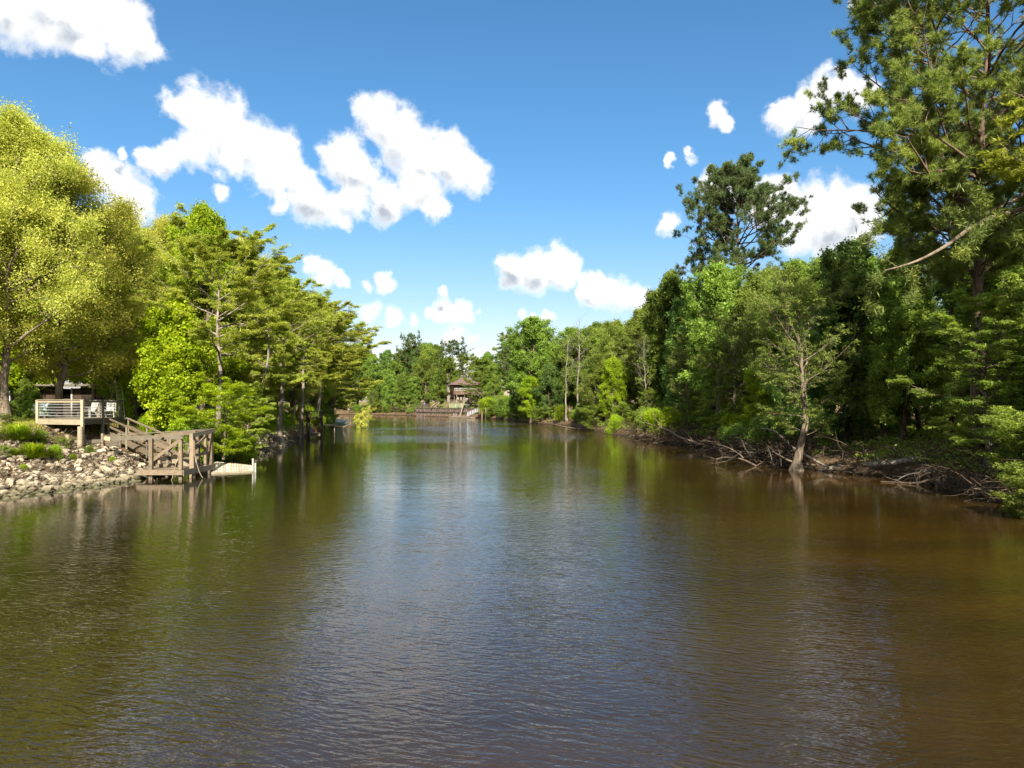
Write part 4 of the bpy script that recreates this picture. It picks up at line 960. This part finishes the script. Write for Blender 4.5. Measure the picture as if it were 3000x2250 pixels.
bw(MB().add([P3(px, z, D) for z in (.30, .62) for px, D in ((906, 78), (938, 77.4), (938, 80.6), (908, 81))], [(0,3,2,1),(4,5,6,7),(0,1,5,4),(1,2,6,5),(2,3,7,6),(3,0,4,7)]), 'lower_platform', M['wood_grey'], lf)
g = P3(926, 0, 79.2); one('marker_post', MB().tube([A(g[0], g[1], .6), A(g[0], g[1], 1.35)], .07, 8, cap=True), plain('orange_paint', (.6, .22, .07)), 'short orange post on the lower platform of the timber lift', 'post', (g[0], g[1], .6))
g = P3(980, 0, 92); one('marker_post', MB().tube([A(g[0], g[1], -1), A(g[0], g[1], 1.2)], .07, 8, cap=True), M['wood_pale'], 'slim tan post standing alone in the water beside the skiff', 'post', (g[0], g[1], 0))
bt = thing('skiff', 'small skiff under a blue-white cover at the left bank beyond the lift', 'boat', P3(994, .3, 122))
bx, by = P3(994, 0, 122)[:2]
secs = []
for t in np.linspace(0, 1, 9):
    wv = .55 * (1 - (abs(t - .35) / .65) ** 2.4 if t > .35 else 1 - .12 * (1 - t / .35)); yy = -1.25 + 2.5 * t
    secs.append([A(bx + yy, by - wv, .62 + .25 * t), A(bx + yy, by - wv * .75, .15), A(bx + yy, by, .02 + .2 * t ** 3), A(bx + yy, by + wv * .75, .15), A(bx + yy, by + wv, .62 + .25 * t)])
S = np.array(secs); idx = np.arange(45).reshape(9, 5); mb = MB()
mb.add(S.reshape(-1, 3), np.stack([idx[:-1, :-1], idx[1:, :-1], idx[1:, 1:], idx[:-1, 1:]], -1).reshape(-1, 4), None, True); bw(mb, 'hull', plain('pale_blue_hull', (.36, .50, .55), .5), bt)
top_ = np.stack([S[:, 0], (S[:, 0] + S[:, 4]) / 2 + A(0, 0, .42) * np.sin(np.linspace(.6, 2.6, 9))[:, None], S[:, 4]], 1); idx = np.arange(27).reshape(9, 3)
mb = MB(); mb.add(top_.reshape(-1, 3) + A(0, 0, .01), np.stack([idx[:-1, :-1], idx[1:, :-1], idx[1:, 1:], idx[:-1, 1:]], -1).reshape(-1, 4), None, True); bw(mb, 'cover', plain('faded_blue_tarp', (.34, .40, .44), .6), bt)
sd_ = thing('small_pier', 'low plank pier at the left bank between the lift and the skiff', 'pier', P3(960, 0, 96))
bw(MB().beam(P3(940, .95, 93), P3(980, .95, 97), 1.2, .12), 'platform', M['wood'], sd_)
for px, D in ((950, 93.4), (978, 96.2)): bw(MB().beam(P3(px, -.8, D), P3(px, .9, D), .15, .15), 'post', M['wood_dark'], sd_)
def fallen(name, mats, limbs, label, cat, leaf=None, seed=1, twigs=0, lsz=(.16, .08), nleaf=0):
    """a fallen or dead tree: limbs are (points, radius) in world coordinates, the first one the stem"""
    loc = limbs[0][0][0]; t = thing(name, label, cat, loc); rng = np.random.default_rng(seed)
    mb = MB(); allp = []
    for pts, rad in limbs: mb.tube(pts, [q * .82 for q in rad], 7, sub=4)
    for pts, rad in limbs:
        p = np.array(pts, float); tt = np.linspace(0, 1, 6); k = np.linspace(0, 1, len(p))
        allp.append(np.stack([np.interp(tt, k, p[:, j]) for j in range(3)], -1))
    PP = np.stack(allp); PR = np.full(PP.shape[:2], .035)
    if twigs:
        P2, R2, L2 = grow(rng, PP, PR, twigs, .35, 1.0, lambda t, p: np.minimum(np.linalg.norm(PP[p, -1] - PP[p, 0], axis=-1) * .33, 1.7), 40, 5, .16, .05)
        P3_, R3, L3 = grow(rng, P2, R2, 3, .3, 1.0, lambda t, p: L2[p] * .45, 40, 3, .2, .0)
        mb.tubes(P2, R2 * .8, 4); mb.tubes(P3_, R3 * .6, 3)
    bw(mb, 'trunk', mats, t)
    if nleaf:
        cr = MB(); leaves(rng, cr, P3_, nleaf, 7, .12, *lsz, .5); leaves(rng, cr, P2, nleaf // 3, 7, .15, *lsz, .5); bw(cr, 'crown', leaf, t)
    return t
fallen('fallen_tree', M['bark'], [([P3(1005, .1, 112), P3(1030, .7, 113), P3(1058, 1.3, 114), P3(1084, 2.1, 115)], (.14, .03)), ([P3(1020, .5, 112), P3(1040, .5, 111.5), P3(1070, 1.1, 111)], (.08, .02)), ([P3(1035, .9, 113), P3(1050, 1.8, 114)], (.06, .02))],
       'leafy willow branch reaching out over the water beyond the skiff', 'fallen tree', M['leaf_oak'], 3, 10, nleaf=900)

# --- far bank: house, bulkhead, pier
hx, hy = -18.0, 218.0; RZ_ = math.radians(15); cr_, sr_ = math.cos(RZ_), math.sin(RZ_)
def HP(u, v, z): return A(hx + u * cr_ - v * sr_, hy + u * sr_ + v * cr_, z)
hs = thing('waterfront_house', 'brown two-storey house on posts with white windows and balcony behind the bulkhead', 'house', (hx, hy, 2.7))
def hbox(u0, u1, v0, v1, z0, z1, mb=None):
    mb = mb or MB(); V = [HP(u, v, z) for z in (z0, z1) for u, v in ((u0, v0), (u1, v0), (u1, v1), (u0, v1))]
    return mb.add(V, [(0,3,2,1),(4,5,6,7),(0,1,5,4),(1,2,6,5),(2,3,7,6),(3,0,4,7)], rs.random())
brick = woodmat('brown_house_siding', (.075, .040, .028), (.14, .08, .058), scale=2)
bw(hbox(0, 8.5, 0, 6.6, 6.7, 9.75), 'wall', brick, hs); bw(hbox(.25, 8.2, .3, 6.3, 6.0, 6.65), 'lower_wall', woodmat('tan_house_siding', (.17, .105, .07), (.26, .17, .12), scale=2), hs)
V = [HP(-1.1, -1.3, 9.78), HP(9.6, -1.3, 9.78), HP(9.6, 7.8, 9.78), HP(-1.1, 7.8, 9.78), HP(2.8, 3.3, 11.9), HP(5.7, 3.3, 11.9)]
mb = MB(); mb.add(V, [(0,1,5,4),(2,3,4,5),(0,3,2,1)]); mb.add(V, [(0,4,3),(1,2,5)]); bw(mb, 'roof', plain('red_brown_shingles', (.095, .060, .055), .9), hs)
def hwin(u, v, z, w_, h_, side):
    t_ = .05
    if side: f = bw(hbox(-t_, -.005, v - w_/2, v + w_/2, z - h_/2, z + h_/2), 'window', M['white'], hs)
    else: f = bw(hbox(u - w_/2, u + w_/2, -t_, -.005, z - h_/2, z + h_/2), 'window', M['white'], hs)
    mb = MB()
    for i in range(2):
        for j in range(2):
            a0 = -w_/2 + .10 + i * (w_/2 - .04); a1 = a0 + w_/2 - .16; c0 = z - h_/2 + .12 + j * (h_/2 - .05); c1 = c0 + h_/2 - .19
            if side: hbox(-t_ - .02, -t_ + .01, v + a0, v + a1, c0, c1, mb)
            else: hbox(u + a0, u + a1, -t_ - .02, -t_ + .01, c0, c1, mb)
    o = bw(mb, 'pane', M['glass'], f)
hwin(0, 2.6, 8.75, 2.3, 1.7, True)
for u in (.8, 2.2, 3.6, 5.0, 6.4): hwin(u, 0, 8.7, 1.05, 1.45, False)
bw(hbox(.2, 9.5, -2.4, -.03, 6.75, 6.95), 'balcony_floor', M['wood_grey'], hs)
mb = MB()
for k in range(38): u = .25 + k * .245; hbox(u, u + .07, -2.4, -2.34, 6.95, 7.85, mb)
hbox(.2, 9.5, -2.46, -2.3, 7.85, 7.95, mb); bw(mb, 'balcony_railing', M['wood_grey'], hs)
for u, v in ((.2, .2), (.2, 6.4), (2.8, .2), (5.4, .2), (8.3, .2), (3.0, 6.4), (8.3, 6.4)): bw(hbox(u - .16, u + .16, v - .16, v + .16, 2.6, 6.0), 'pile', brick, hs)
for u in (.5, 2.9, 5.2, 8.9): bw(hbox(u - .1, u + .1, -2.4, -2.2, 2.6, 6.75 if u != 5.2 else 9.8), 'pile', M['wood_grey'], hs)
bw(hbox(-2.2, 7.5, -4.2, .9, 4.05, 4.2), 'lower_deck', M['wood_grey'], hs)
mb = MB()
for k in range(40): u = -2.2 + k * .248; hbox(u, u + .06, -4.2, -4.14, 4.2, 5.05, mb)
hbox(-2.2, 7.5, -4.26, -4.1, 5.05, 5.15, mb); bw(mb, 'deck_railing', M['wood_grey'], hs)
bw(hbox(-2.1, 5.0, -4.1, -4.0, 2.7, 3.95), 'skirting', plain('pale_green_boards', (.14, .155, .11), .9), hs)
for k in range(6): u = -2.1 + k * 1.9; bw(hbox(u - .1, u + .1, -4.3, -4.15, 2.5, 4.05), 'deck_post', M['wood_pale'], hs)
def fbeam(a, b, w_, h_): return MB().beam(a, b, w_, h_)
fs = thing('garden_stairs', 'light new timber steps climbing the slope left of the waterfront house', 'stairs', P3(1275, 2.7, 216))
bw(fbeam(P3(1266, 2.8, 214), P3(1284, 4.3, 217), 1.4, .25), 'stringer', M['wood'], fs)
for k in range(7): bw(MB().box(lerp(P3(1266, 2.95, 213.9), P3(1284, 4.5, 216.9), k / 6), (.5, 1.5, .05)), 'tread', M['wood_pale'], fs)
for D in (213.2, 214.8): bw(fbeam(P3(1265, 3.75, D), P3(1280, 5.1, D + 2.6), .12, .14), 'handrail', M['wood'], fs); bw(fbeam(P3(1265, 2.7, D), P3(1265, 3.75, D), .14, .14), 'post', M['wood'], fs)
ff = thing('garden_fence', 'dark low fence along the lawn behind the person in blue', 'fence', P3(1250, 2.7, 221))
bw(fbeam(P3(1231, 3.85, 220), P3(1266, 3.9, 220), .1, .12), 'rail', M['wood_dark'], ff)
for k in range(14): q = P3(1231 + k * 2.7, 2.6, 220); bw(fbeam(q, q + A(0, 0, 1.25), .22, .05), 'picket', M['wood_dark'], ff)
B0, B1 = A(-30.2, 221.4, 0), A(-9.0, 195.2, 0); bn = nrm(np.cross(nrm(B1 - B0), A(0, 0, 1.0)))
if bn[1] > 0: bn = -bn
bh = thing('bulkhead', 'long dark sheet-pile bulkhead holding the lawn before the waterfront house', 'bulkhead', (-20, 208, 0))
mb = MB(); K = 150
def corr(k): return lerp(B0, B1, k / K) + bn * (.12 if (k // 2) % 2 else -.06)
for k in range(K):
    a, b = corr(k), corr(k + 1); mb.add([a + A(0, 0, -1), b + A(0, 0, -1), b + A(0, 0, 2.5), a + A(0, 0, 2.5)], [(0, 1, 2, 3)], rs.random() * .5 + (.3 if (k // 2) % 2 else 0))
bw(mb, 'sheet_piles', woodmat('stained_bulkhead', (.045, .036, .034), (.15, .12, .11), scale=.9), bh)
bw(fbeam(B0 + A(0, 0, 2.6) - bn * .1, B1 + A(0, 0, 2.6) - bn * .1, .6, .16), 'cap_board', M['wood_grey'], bh)
bw(fbeam(B0 + A(0, 0, 1.42) + bn * .2, B1 + A(0, 0, 1.42) + bn * .2, .14, .22), 'wale', M['wood_dark'], bh)
for k in range(0, 24): p = lerp(B0, B1, (k + .5) / 24) + bn * .25; bw(fbeam(p + A(0, 0, -1), p + A(0, 0, 2.48), .16, .18), 'pile', M['wood_dark'], bh)
fd = thing('floating_dock', 'pale narrow floating dock moored along the bulkhead', 'floating dock', P3(1352, 0, 196))
bw(fbeam(P3(1322, .22, 199), P3(1386, .22, 192), 1.6, .32), 'platform', M['wood_pale'], fd)
for px in (1330, 1336): bw(fbeam(P3(px, .3, 198), P3(px, 1.3, 198), .1, .1), 'post', M['white'], fd)
gw = thing('gangway', 'aluminium truss gangway sloping from the bulkhead to the floating dock', 'gangway', P3(1385, 1, 193))
ga, gb = P3(1369, .5, 192.5), P3(1403, 1.9, 190.5)
for off in (A(0, 0, 0), A(0, 1.1, 0)):
    mb = MB().beam(ga + off, gb + off, .1, .12).beam(ga + off + A(0, 0, 1.0), gb + off + A(0, 0, 1.0), .1, .1)
    for k in range(8):
        mb.beam(lerp(ga, gb, k / 7) + off, lerp(ga, gb, k / 7) + off + A(0, 0, 1.0), .07, .07)
        if k < 7: mb.beam(lerp(ga, gb, k / 7) + off, lerp(ga, gb, (k + 1) / 7) + off + A(0, 0, 1.0), .05, .05)
    bw(mb, 'truss', M['metal'], gw)
bw(fbeam((ga + A(0, .55, .04)), gb + A(0, .55, .04), 1.0, .05), 'walkway', M['metal'], gw)
for px, z, l_ in ((1412, 1.9, 'shorter left piling of the three beside the bulkhead'), (1423, 3.0, 'tallest piling of the three beside the bulkhead'), (1438, 1.8, 'right-hand piling of the three beside the bulkhead')):
    g = P3(px, 0, 188); one('piling', MB().tube([A(g[0], 188, -1), A(g[0], 188, z)], .18, 9, cap=True), M['wood'], l_, 'piling', (g[0], 188, 0), 'mooring pilings beside the bulkhead')
g = P3(1347, .3, 194); one('leaning_pole', MB().tube([g, P3(1360, 4.6, 200)], .11, 7, cap=True), M['wood_pale'], 'long pole leaning from the floating dock up against the lower deck', 'pole', g)
# person in blue
def person(loc, rz):
    me = bpy.data.meshes.new('person')
    J = [(0,0,.93),(0,0,1.12),(0,.01,1.36),(0,0,1.50),(0,-.01,1.64),(.10,0,.88),(.12,-.02,.48),(.13,0,.08),(.14,-.14,.04),(-.10,0,.88),(-.12,.02,.48),(-.13,.02,.08),(-.14,-.12,.04),(.20,0,1.40),(.27,.02,1.14),(.26,-.10,.92),(-.20,0,1.40),(-.28,.02,1.13),(-.22,-.16,.95),(0,-.01,1.72)]
    E = [(0,1),(1,2),(2,3),(3,4),(4,19),(0,5),(5,6),(6,7),(7,8),(0,9),(9,10),(10,11),(11,12),(2,13),(13,14),(14,15),(2,16),(16,17),(17,18)]
    R_ = [.15,.14,.17,.06,.10,.095,.06,.04,.035,.095,.06,.04,.035,.065,.045,.035,.065,.045,.035,.085]
    me.from_pydata(J, E, []); o = bpy.data.objects.new('person', me); COL.objects.link(o)
    sk = o.modifiers.new('skin', 'SKIN'); sb = o.modifiers.new('sub', 'SUBSURF'); sb.levels = sb.render_levels = 1
    for i, r in enumerate(R_): me.skin_vertices[0].data[i].radius = (r, r * .85)
    me.skin_vertices[0].data[0].use_root = True
    m, n, out = newmat('skin_and_shoes'); z = n.n('ShaderNodeSeparateXYZ'); n.l(n.n('ShaderNodeTexCoord').outputs['Object'], z.inputs[0])
    c = n.mix(n.math('GREATER_THAN', z.outputs[2], 1.69), (.50, .30, .21), (.05, .035, .025)); c = n.mix(n.math('LESS_THAN', z.outputs[2], .09), c, (.05, .05, .05)); principled(n, out, c, .7)
    me.materials.append(m); o.location = loc; o.rotation_euler = (0, 0, rz)
    mb = MB(); mb.tubes([[(0,0,.86),(0,0,1.0),(0,0,1.2),(0,.005,1.38),(0,0,1.47)]], [[.19,.18,.185,.20,.08]], 12); 
    for s in (-1, 1): mb.tubes([[(s*.15,0,1.42),(s*.22,0,1.38),(s*.275,.02,1.14)]], [[.09,.085,.065]], 8)
    sh_ = mb.build('shirt', plain('blue_shirt', (.03, .13, .45), .8), o)
    mb = MB()
    for s in (-1, 1): mb.tubes([[(s*.08,0,.93),(s*.11,0,.75),(s*.125,0,.50)]], [[.13,.115,.09]], 10)
    mb.build('shorts', plain('dark_shorts', (.03, .03, .05), .8), o)
    return tag(o, 'person in a bright blue shirt and dark shorts standing on the bulkhead lawn', 'person')
g = P3(1244, 0, 221.5); person((g[0], 221.5, gz(g[0], 221.5) - .01), .5)
struct_lawn = None

# --- driftwood and fallen trunks on the right bank
fallen('driftwood', M['snag'], [([P3(2400, .02, 40.2), P3(2440, .20, 39.6), P3(2520, .42, 38.8), P3(2600, .68, 37.2), P3(2690, .98, 36.2)], (.09, .17, .20, .21, .19)), ([P3(2645, .85, 36.8), P3(2630, 1.15, 37), P3(2618, 1.55, 37.2)], (.06, .03)), ([P3(2580, .7, 37.5), P3(2570, 1.1, 37.6)], (.04, .02))],
       'thick grey fallen log lying from the right bank down into the water', 'log')
fallen('driftwood', M['snag'], [([P3(2230, 2.2, 47), P3(2270, 2.05, 45.5), P3(2300, 1.55, 44)], (.05, .06)), ([P3(2300, 1.55, 44), P3(2322, 1.2, 42.4), P3(2370, .75, 40.6), P3(2428, .25, 39.2)], (.07, .09, .10, .08))],
       'straight pale trunk leaning across the foot of the flared cypress', 'fallen trunk')
fallen('driftwood', M['drift'], [([P3(2440, .15, 41), P3(2330, .45, 40.5), P3(2290, .75, 41), P3(2262, 1.0, 42)], (.05, .07, .05, .03))], 'thin tan limb rising to the left from under the flared cypress', 'branch', twigs=3, seed=5)
fallen('driftwood', M['drift'], [([P3(2215, .02, 43.2), P3(2175, .40, 43.4), P3(2150, .46, 43.6), P3(2120, .50, 43.8), P3(2095, .35, 44)], (.07, .06, .04, .02)), ([P3(2178, .52, 43), P3(2160, .82, 43.2), P3(2130, 1.15, 43.5), P3(2103, 1.28, 44)], (.045, .05, .03, .015)),
       ([P3(2215, .02, 43), P3(2232, .25, 42.8), P3(2236, .3, 42.6)], (.05, .03)), ([P3(2150, .46, 43.6), P3(2125, .25, 43.7), P3(2092, .10, 44)], (.035, .012))], 'tan spray of forked branches lying on the water, tips pointing left', 'branch', twigs=12, seed=6)
fallen('driftwood', M['drift'], [([P3(2217, .15, 44), P3(2200, .55, 44), P3(2184, .95, 44.2), P3(2177, 1.4, 44.4)], (.05, .055, .03))], 'bent tan branch standing behind the forked spray', 'branch', seed=7)
fallen('driftwood', M['drift_grey'], [([P3(2266, .1, 42), P3(2260, .6, 42), P3(2247, 1.35, 42.1)], (.045, .05, .025))], 'pale upright stick left of the pair near the flared cypress', 'stick')
fallen('driftwood', M['drift_grey'], [([P3(2289, .1, 42), P3(2285, .7, 42), P3(2277, 1.45, 42.1)], (.045, .05, .022))], 'whitest upright stick nearest the flared cypress', 'stick')
fallen('driftwood', M['drift'], [([P3(2322, .4, 41.2), P3(2313, 1.05, 41.4)], (.06, .05))], 'short blunt stub against the foot of the flared cypress', 'stick')
fallen('fallen_tree', M['drift'], [([P3(2070, .2, 60), P3(2030, .55, 61), P3(1990, .85, 63), P3(1960, 1.3, 66), P3(1930, 1.55, 68), P3(1895, 1.9, 70), P3(1878, 2.3, 71), P3(1880, 2.9, 71.5)], (.13, .14, .12, .10, .08, .05, .03)), ([P3(2070, .2, 60), P3(2085, .5, 59), P3(2098, .1, 58)], (.09, .05)), ([P3(2030, .55, 61), P3(2015, 1.2, 61.5), P3(2003, 1.5, 62)], (.05, .02)),
       ([P3(1968, 1.25, 65.5), P3(1962, 1.9, 66)], (.05, .02)), ([P3(1940, 1.5, 67.5), P3(1922, 2.3, 68), P3(1912, 3.2, 68.5)], (.05, .03, .015))], 'long curved bleached tree fallen along the water halfway down the right bank', 'fallen tree', twigs=2, seed=8)
fallen('driftwood', M['drift'], [([P3(1720, .1, 104), P3(1690, .15, 105), P3(1660, .35, 106), P3(1610, .9, 108)], (.10, .11, .09, .04)), ([P3(1690, .15, 105), P3(1712, .7, 104)], (.06, .03))], 'long pale log lying at the water edge before the dead trees', 'log', twigs=4, seed=9)
fallen('driftwood', M['bark'], [([P3(2860, .1, 29), P3(2895, .35, 28.7), P3(2935, .75, 28.4)], (.03, .035, .02)), ([P3(2900, .4, 28.6), P3(2925, .15, 28.2), P3(2945, .05, 27.9)], (.03, .015))], 'thin broken branches caught on the bank near the right edge', 'branch', twigs=8, seed=10)
# arching limb in front of the huge pine
fallen('leaning_tree', M['bark'], [([A(25.4, 31, 1.6), A(25.1, 30.6, 6.5), A(24.2, 30.2, 10.6), A(22.4, 29.6, 12.0), P3(2935, 11.6, 29), P3(2850, 11.05, 28.8), P3(2780, 10.3, 28.6), P3(2712, 9.75, 28.5), P3(2658, 9.45, 28.5), P3(2590, 9.2, 28.5)], (.24, .20, .17, .14, .12, .11, .09, .07, .05, .03))], 'long arching grey limb crossing in front of the huge pine trunk', 'leaning tree', M['needle'], 12, 9, lsz=(.22, .03), nleaf=700)
# hanging moss strand on the left
fallen('dead_limb', M['snag'], [([P3(783, 12.0, 60), P3(788, 9.4, 59.7), P3(783, 7.2, 59.5), P3(765, 5.2, 59.2), P3(752, 4.2, 59)], (.03, .10, .12, .05, .015))], 'pale curved dead limb hanging below the second left bank cypress', 'dead limb')
# dead branches washed up along the right bank
rk = np.random.default_rng(404)
for k in range(16):
    yy = rk.uniform(44, 74) if k < 13 else rk.uniform(26, 34); e = [q for q in RIGHT]; xe = float(np.interp(-yy, [-74, -71, -64, -52, -44, -41, -38.4, -37.2, -35, -31, -25], [14.2, 14.4, 17.0, 17.3, 17.0, 17.2, 18.3, 19.9, 19.9, 19.6, 18.6]))
    p0 = A(xe + rk.uniform(0, .9), yy, rk.uniform(.2, .9)); a_ = rk.uniform(2.2, 4.1); L_ = rk.uniform(1.4, 4.2); dv = A(math.cos(a_), math.sin(a_), rk.uniform(-.3, .25)); pts = [p0]
    for q_ in range(4): dv = nrm(dv + rk.normal(0, .22, 3)); nxt = pts[-1] + dv * L_ / 4; nxt[2] = max(nxt[2], .03); pts.append(nxt)
    r_ = rk.uniform(.03, .075)
    fallen('dead_branch', M['drift'] if k % 3 else M['drift_grey'], [(pts, (r_, r_ * .8, r_ * .3))], 'bare dead branch sticking out of the root tangle at the right bank waterline', 'branch', twigs=5, seed=500 + k)['group'] = 'dead branches along the right bank'
# cypress knees and roots under the right bank edge
def knees(n, pxr, seed, label, group):
    rng = np.random.default_rng(seed)
    pr = None
    for k in range(n):
        s = rng.uniform(*pxr); i = rng.integers(0, len(RIGHT) - 1)
        x = np.interp(-s, [-44, -41, -38.4, -37.2, -35, -31, -29.5, -25.3], [17.0, 17.2, 18.3, 19.9, 19.9, 19.6, 19.3, 18.6]) + rng.uniform(-.25, .5)
        h = rng.uniform(.25, .8)
        if pr is None: pr = MB().tube([(0,0,-.4),(0,0,.0),(.02,0,.5),(0,.01,.95),(.01,0,1.0)], (.16,.11,.07,.045,.01), 7).mesh('cypress_knee'); pr.materials.append(M['bark_dark'])
        o = bpy.data.objects.new('cypress_knee', pr); COL.objects.link(o); o.location = (x, s, 0); o.scale = (rng.uniform(.6, 1.1),) * 2 + (h,); o.rotation_euler = (rng.uniform(-.1, .1), rng.uniform(-.1, .1), rng.uniform(0, 6))
        tag(o, label, 'cypress knee', group)
knees(30, (27, 36.8), 3, 'dark woody cypress knee poking up at the undercut right bank', 'cypress knees along the right bank')

# --- bushes along both waterlines
rs.seed(31)
BL = {'bush1': 'leafy light green shrub', 'bush2': 'dark green shrub', 'bush3': 'spreading olive shrub'}
def bushes(line, i0, offs, step, side, keep, where, hs_, grp, mix=(1, 1, 1)):
    for off in offs:
        for p in offset_line(line[i0:], off * side, step):
            x, y = p[0] + rs.uniform(-1, 1), p[1] + rs.uniform(-1.5, 1.5)
            if not keep(x, y) or sdist(np.array([x]), np.array([y]))[0] < .25: continue
            k = rs.choices(['bush1', 'bush2', 'bush3'], mix)[0]
            place(k, x, y, rs.uniform(*hs_), BL[k] + ' ' + where, 'shrub', grp, wide=rs.uniform(.9, 1.4))
bushes(RIGHT[:-1], 0, (1.0, 3.0, 5.5), 4.2, 1, lambda x, y: 22 < y and not (33 < y < 47 and x < 23) and not (y < 34 and x < 21), 'on the shaded right bank', (1.3, 3.6), 'shrubs along the right bank', (1, 2, 2))
bushes(RIGHT[:-1], 12, (4.5, 7.5, 11), 4.5, 1, lambda x, y: 24 < y < 50 and x > 22, 'in the understory behind the fallen log', (1.3, 2.8), 'shrubs behind the fallen log', (1, 3, 1))
bushes(LEFT, 7, (.9, 2.8), 4.0, 1, lambda x, y: 46 < y < 160 and not (52 < y < 92 and sdist(np.array([x]), np.array([y]))[0] < 3.0), 'on the sunlit left bank', (1.6, 3.6), 'shrubs along the left bank', (3, 1, 1))
bushes(FARB, 1, (1.5, 4.5), 5.5, 1, lambda x, y: x < -31, 'at the foot of the far woods', (2, 4), 'shrubs below the far woods', (1, 2, 2))
put('olive2', 1402, 204, 1085, 'olive tree overhanging the right half of the waterfront house', wide=1.5, z=2.4)
put('green2', 1450, 205, 1060, 'green tree right of the waterfront house', wide=1.1)
bushes([(-7.2, 191), (-1.7, 174)], 0, (.6, 3, 5.5), 3.5, 1, lambda x, y: True, 'between the pilings and the point', (2.5, 6), 'shrubs right of the pilings', (1, 1, 2))
for px, D, H_ in ((600, 44.0, 3.0), (560, 45.5, 3.2), (660, 46, 2.6), (710, 47.5, 2.2), (500, 48, 2.4), (440, 47.5, 1.8)): place('bush1' if px % 100 else 'bush2', *atz(px, 0, D)[:2], H_, 'leafy shrub crowding the bank between the dock and the cypress sapling', 'shrub', 'shrubs behind the dock', wide=1.2)
for px, D, H_, l_ in ((3050, 23.5, 2.2, 'sunlit layered shrub at the right edge overhanging the bank'), (3040, 26.5, 3.2, 'taller sunlit shrub behind the layered one at the right edge')): put_o = place('bush3', *atz(px, 0, D)[:2], H_, l_, 'shrub', None, wide=1.2); put_o.children[0].data = put_o.children[0].data

# --- ground cover and root tangle: nobody could count these
rng = np.random.default_rng(91)
def scatter(n, xr, yr, dr):
    X = rng.uniform(*xr, n); Y = yr[0] + (yr[1] - yr[0]) * rng.random(n) ** 1.6; d = sdist(X, Y); k = (d > dr[0]) & (d < dr[1]); return X[k], Y[k]
# leafy cover
cov = MB()
for n_, xr, yr, dr, sg in ((14000, (17, 42), (22, 75), (.8, 16), 1), (9000, (10, 40), (22, 120), (.6, 14), 1), (5000, (-45, -16), (44, 130), (.6, 12), 1), (2500, (-60, 10), (130, 260), (.4, 10), 1)):
    X, Y = scatter(n_, xr, yr, dr); Z = ground(X, Y); K = 7
    keep_ = ~((X < -22) & (Y < 62)); X, Y, Z = X[keep_], Y[keep_], Z[keep_]
    dens_ = np.array([fbm(a, b, .4, 3.0) for a, b in zip(X, Y)]) > -.12; X, Y, Z = X[dens_], Y[dens_], Z[dens_]
    C = np.repeat(np.stack([X, Y, Z], -1), K, 0); m_ = len(C); tn = np.repeat(rng.random(len(X)), K)
    C = C + rng.normal(0, .22, (m_, 3)) * A(1, 1, .5) + A(0, 0, .20)
    nn = nrm(rng.normal(0, 1, (m_, 3)) + A(0, 0, 1.0)); u = nrm(np.cross(nn, rng.normal(0, 1, (m_, 3)))); wv = np.cross(nn, u); s_ = rng.uniform(.6, 1.3, m_)[:, None] * (.6 + .4 * np.repeat(Y, K) / 40)[:, None]
    cov.quads(C, u * .09 * s_, wv * .045 * s_, .6 * tn + .4 * rng.random(m_))
tag(cov.build('undergrowth', M['leaf_olive']), 'low leafy ground cover on both river banks', 'undergrowth', None, 'stuff')
# brown litter twigs and hanging roots
tw = MB()
def twigs(n, xr, yr, dr, ln, hang, rad=.012):
    X, Y = scatter(n, xr, yr, dr); Z = np.maximum(ground(X, Y), 0); K = len(X)
    a = rng.uniform(0, 6.283, K); D = np.stack([np.cos(a), np.sin(a), rng.uniform(-.1, .9, K)], -1); D = nrm(D); L = rng.uniform(.4, 1.3, K)[:, None] * ln
    p0 = np.stack([X, Y, Z + .02 + rng.uniform(0, hang, K)], -1); P_ = [p0]
    for s in range(4): D = nrm(D + rng.normal(0, .32, (K, 3)) + A(0, 0, -.12)); P_.append(P_[-1] + D * L / 4)
    P_ = np.stack(P_, 1); P_[..., 2] = np.maximum(P_[..., 2], -.05)
    tw.tubes(P_, rad * rng.uniform(.5, 1.6, K)[:, None] * np.linspace(1, .35, 5)[None] * (1 + Y[:, None] / 70), 3, rnd=rng.random(K))
twigs(9000, (10, 26), (22, 80), (-.7, 1.6), 1.3, .9, .016)
twigs(2500, (12, 20), (42, 75), (-1.0, 1.2), 1.6, 1.2, .02)
twigs(1500, (0, 20), (80, 175), (-.6, 3), 2.0, .9, .016)
twigs(900, (-36, -16), (42, 130), (-.4, 2.0), 1.3, .5)
twigs(700, (-60, -28), (225, 262), (-.4, 5), 3.0, 1.6, .02)
twigs(2600, (-31, -19), (26, 41), (1.5, 8.0), .8, .15)
tag(tw.build('root_tangle', M['twig']), 'brown tangle of roots and dead twigs along the waterlines', 'brushwood', None, 'stuff')
# lawn
X, Y = scatter(9000, (-46, -25), (36, 64), (5.5, 40)); Z = ground(X, Y); K = 5
C = np.repeat(np.stack([X, Y, Z], -1), K, 0); m_ = len(C); C = C + rng.normal(0, .12, (m_, 3)) * A(1, 1, 0); sdv = nrm(rng.normal(0, 1, (m_, 3)) * A(1, 1, 0)) * .014
ln_ = MB(); ln_.tris(C - sdv, C + sdv, C + rng.normal(0, .04, (m_, 3)) * A(1, 1, 0) + A(0, 0, 1) * rng.uniform(.05, .14, m_)[:, None], rng.random(m_))
tag(ln_.build('grass', M['leaf_oak']), 'short lawn grass around the deck and shed', 'grass', None, 'stuff')

for k, p in PROTO.items():
    if not p[1]:
        for ch in list(p[0].children): bpy.data.objects.remove(ch)
        bpy.data.objects.remove(p[0])
for o in bpy.data.objects:
    if 'H' in o: del o['H']
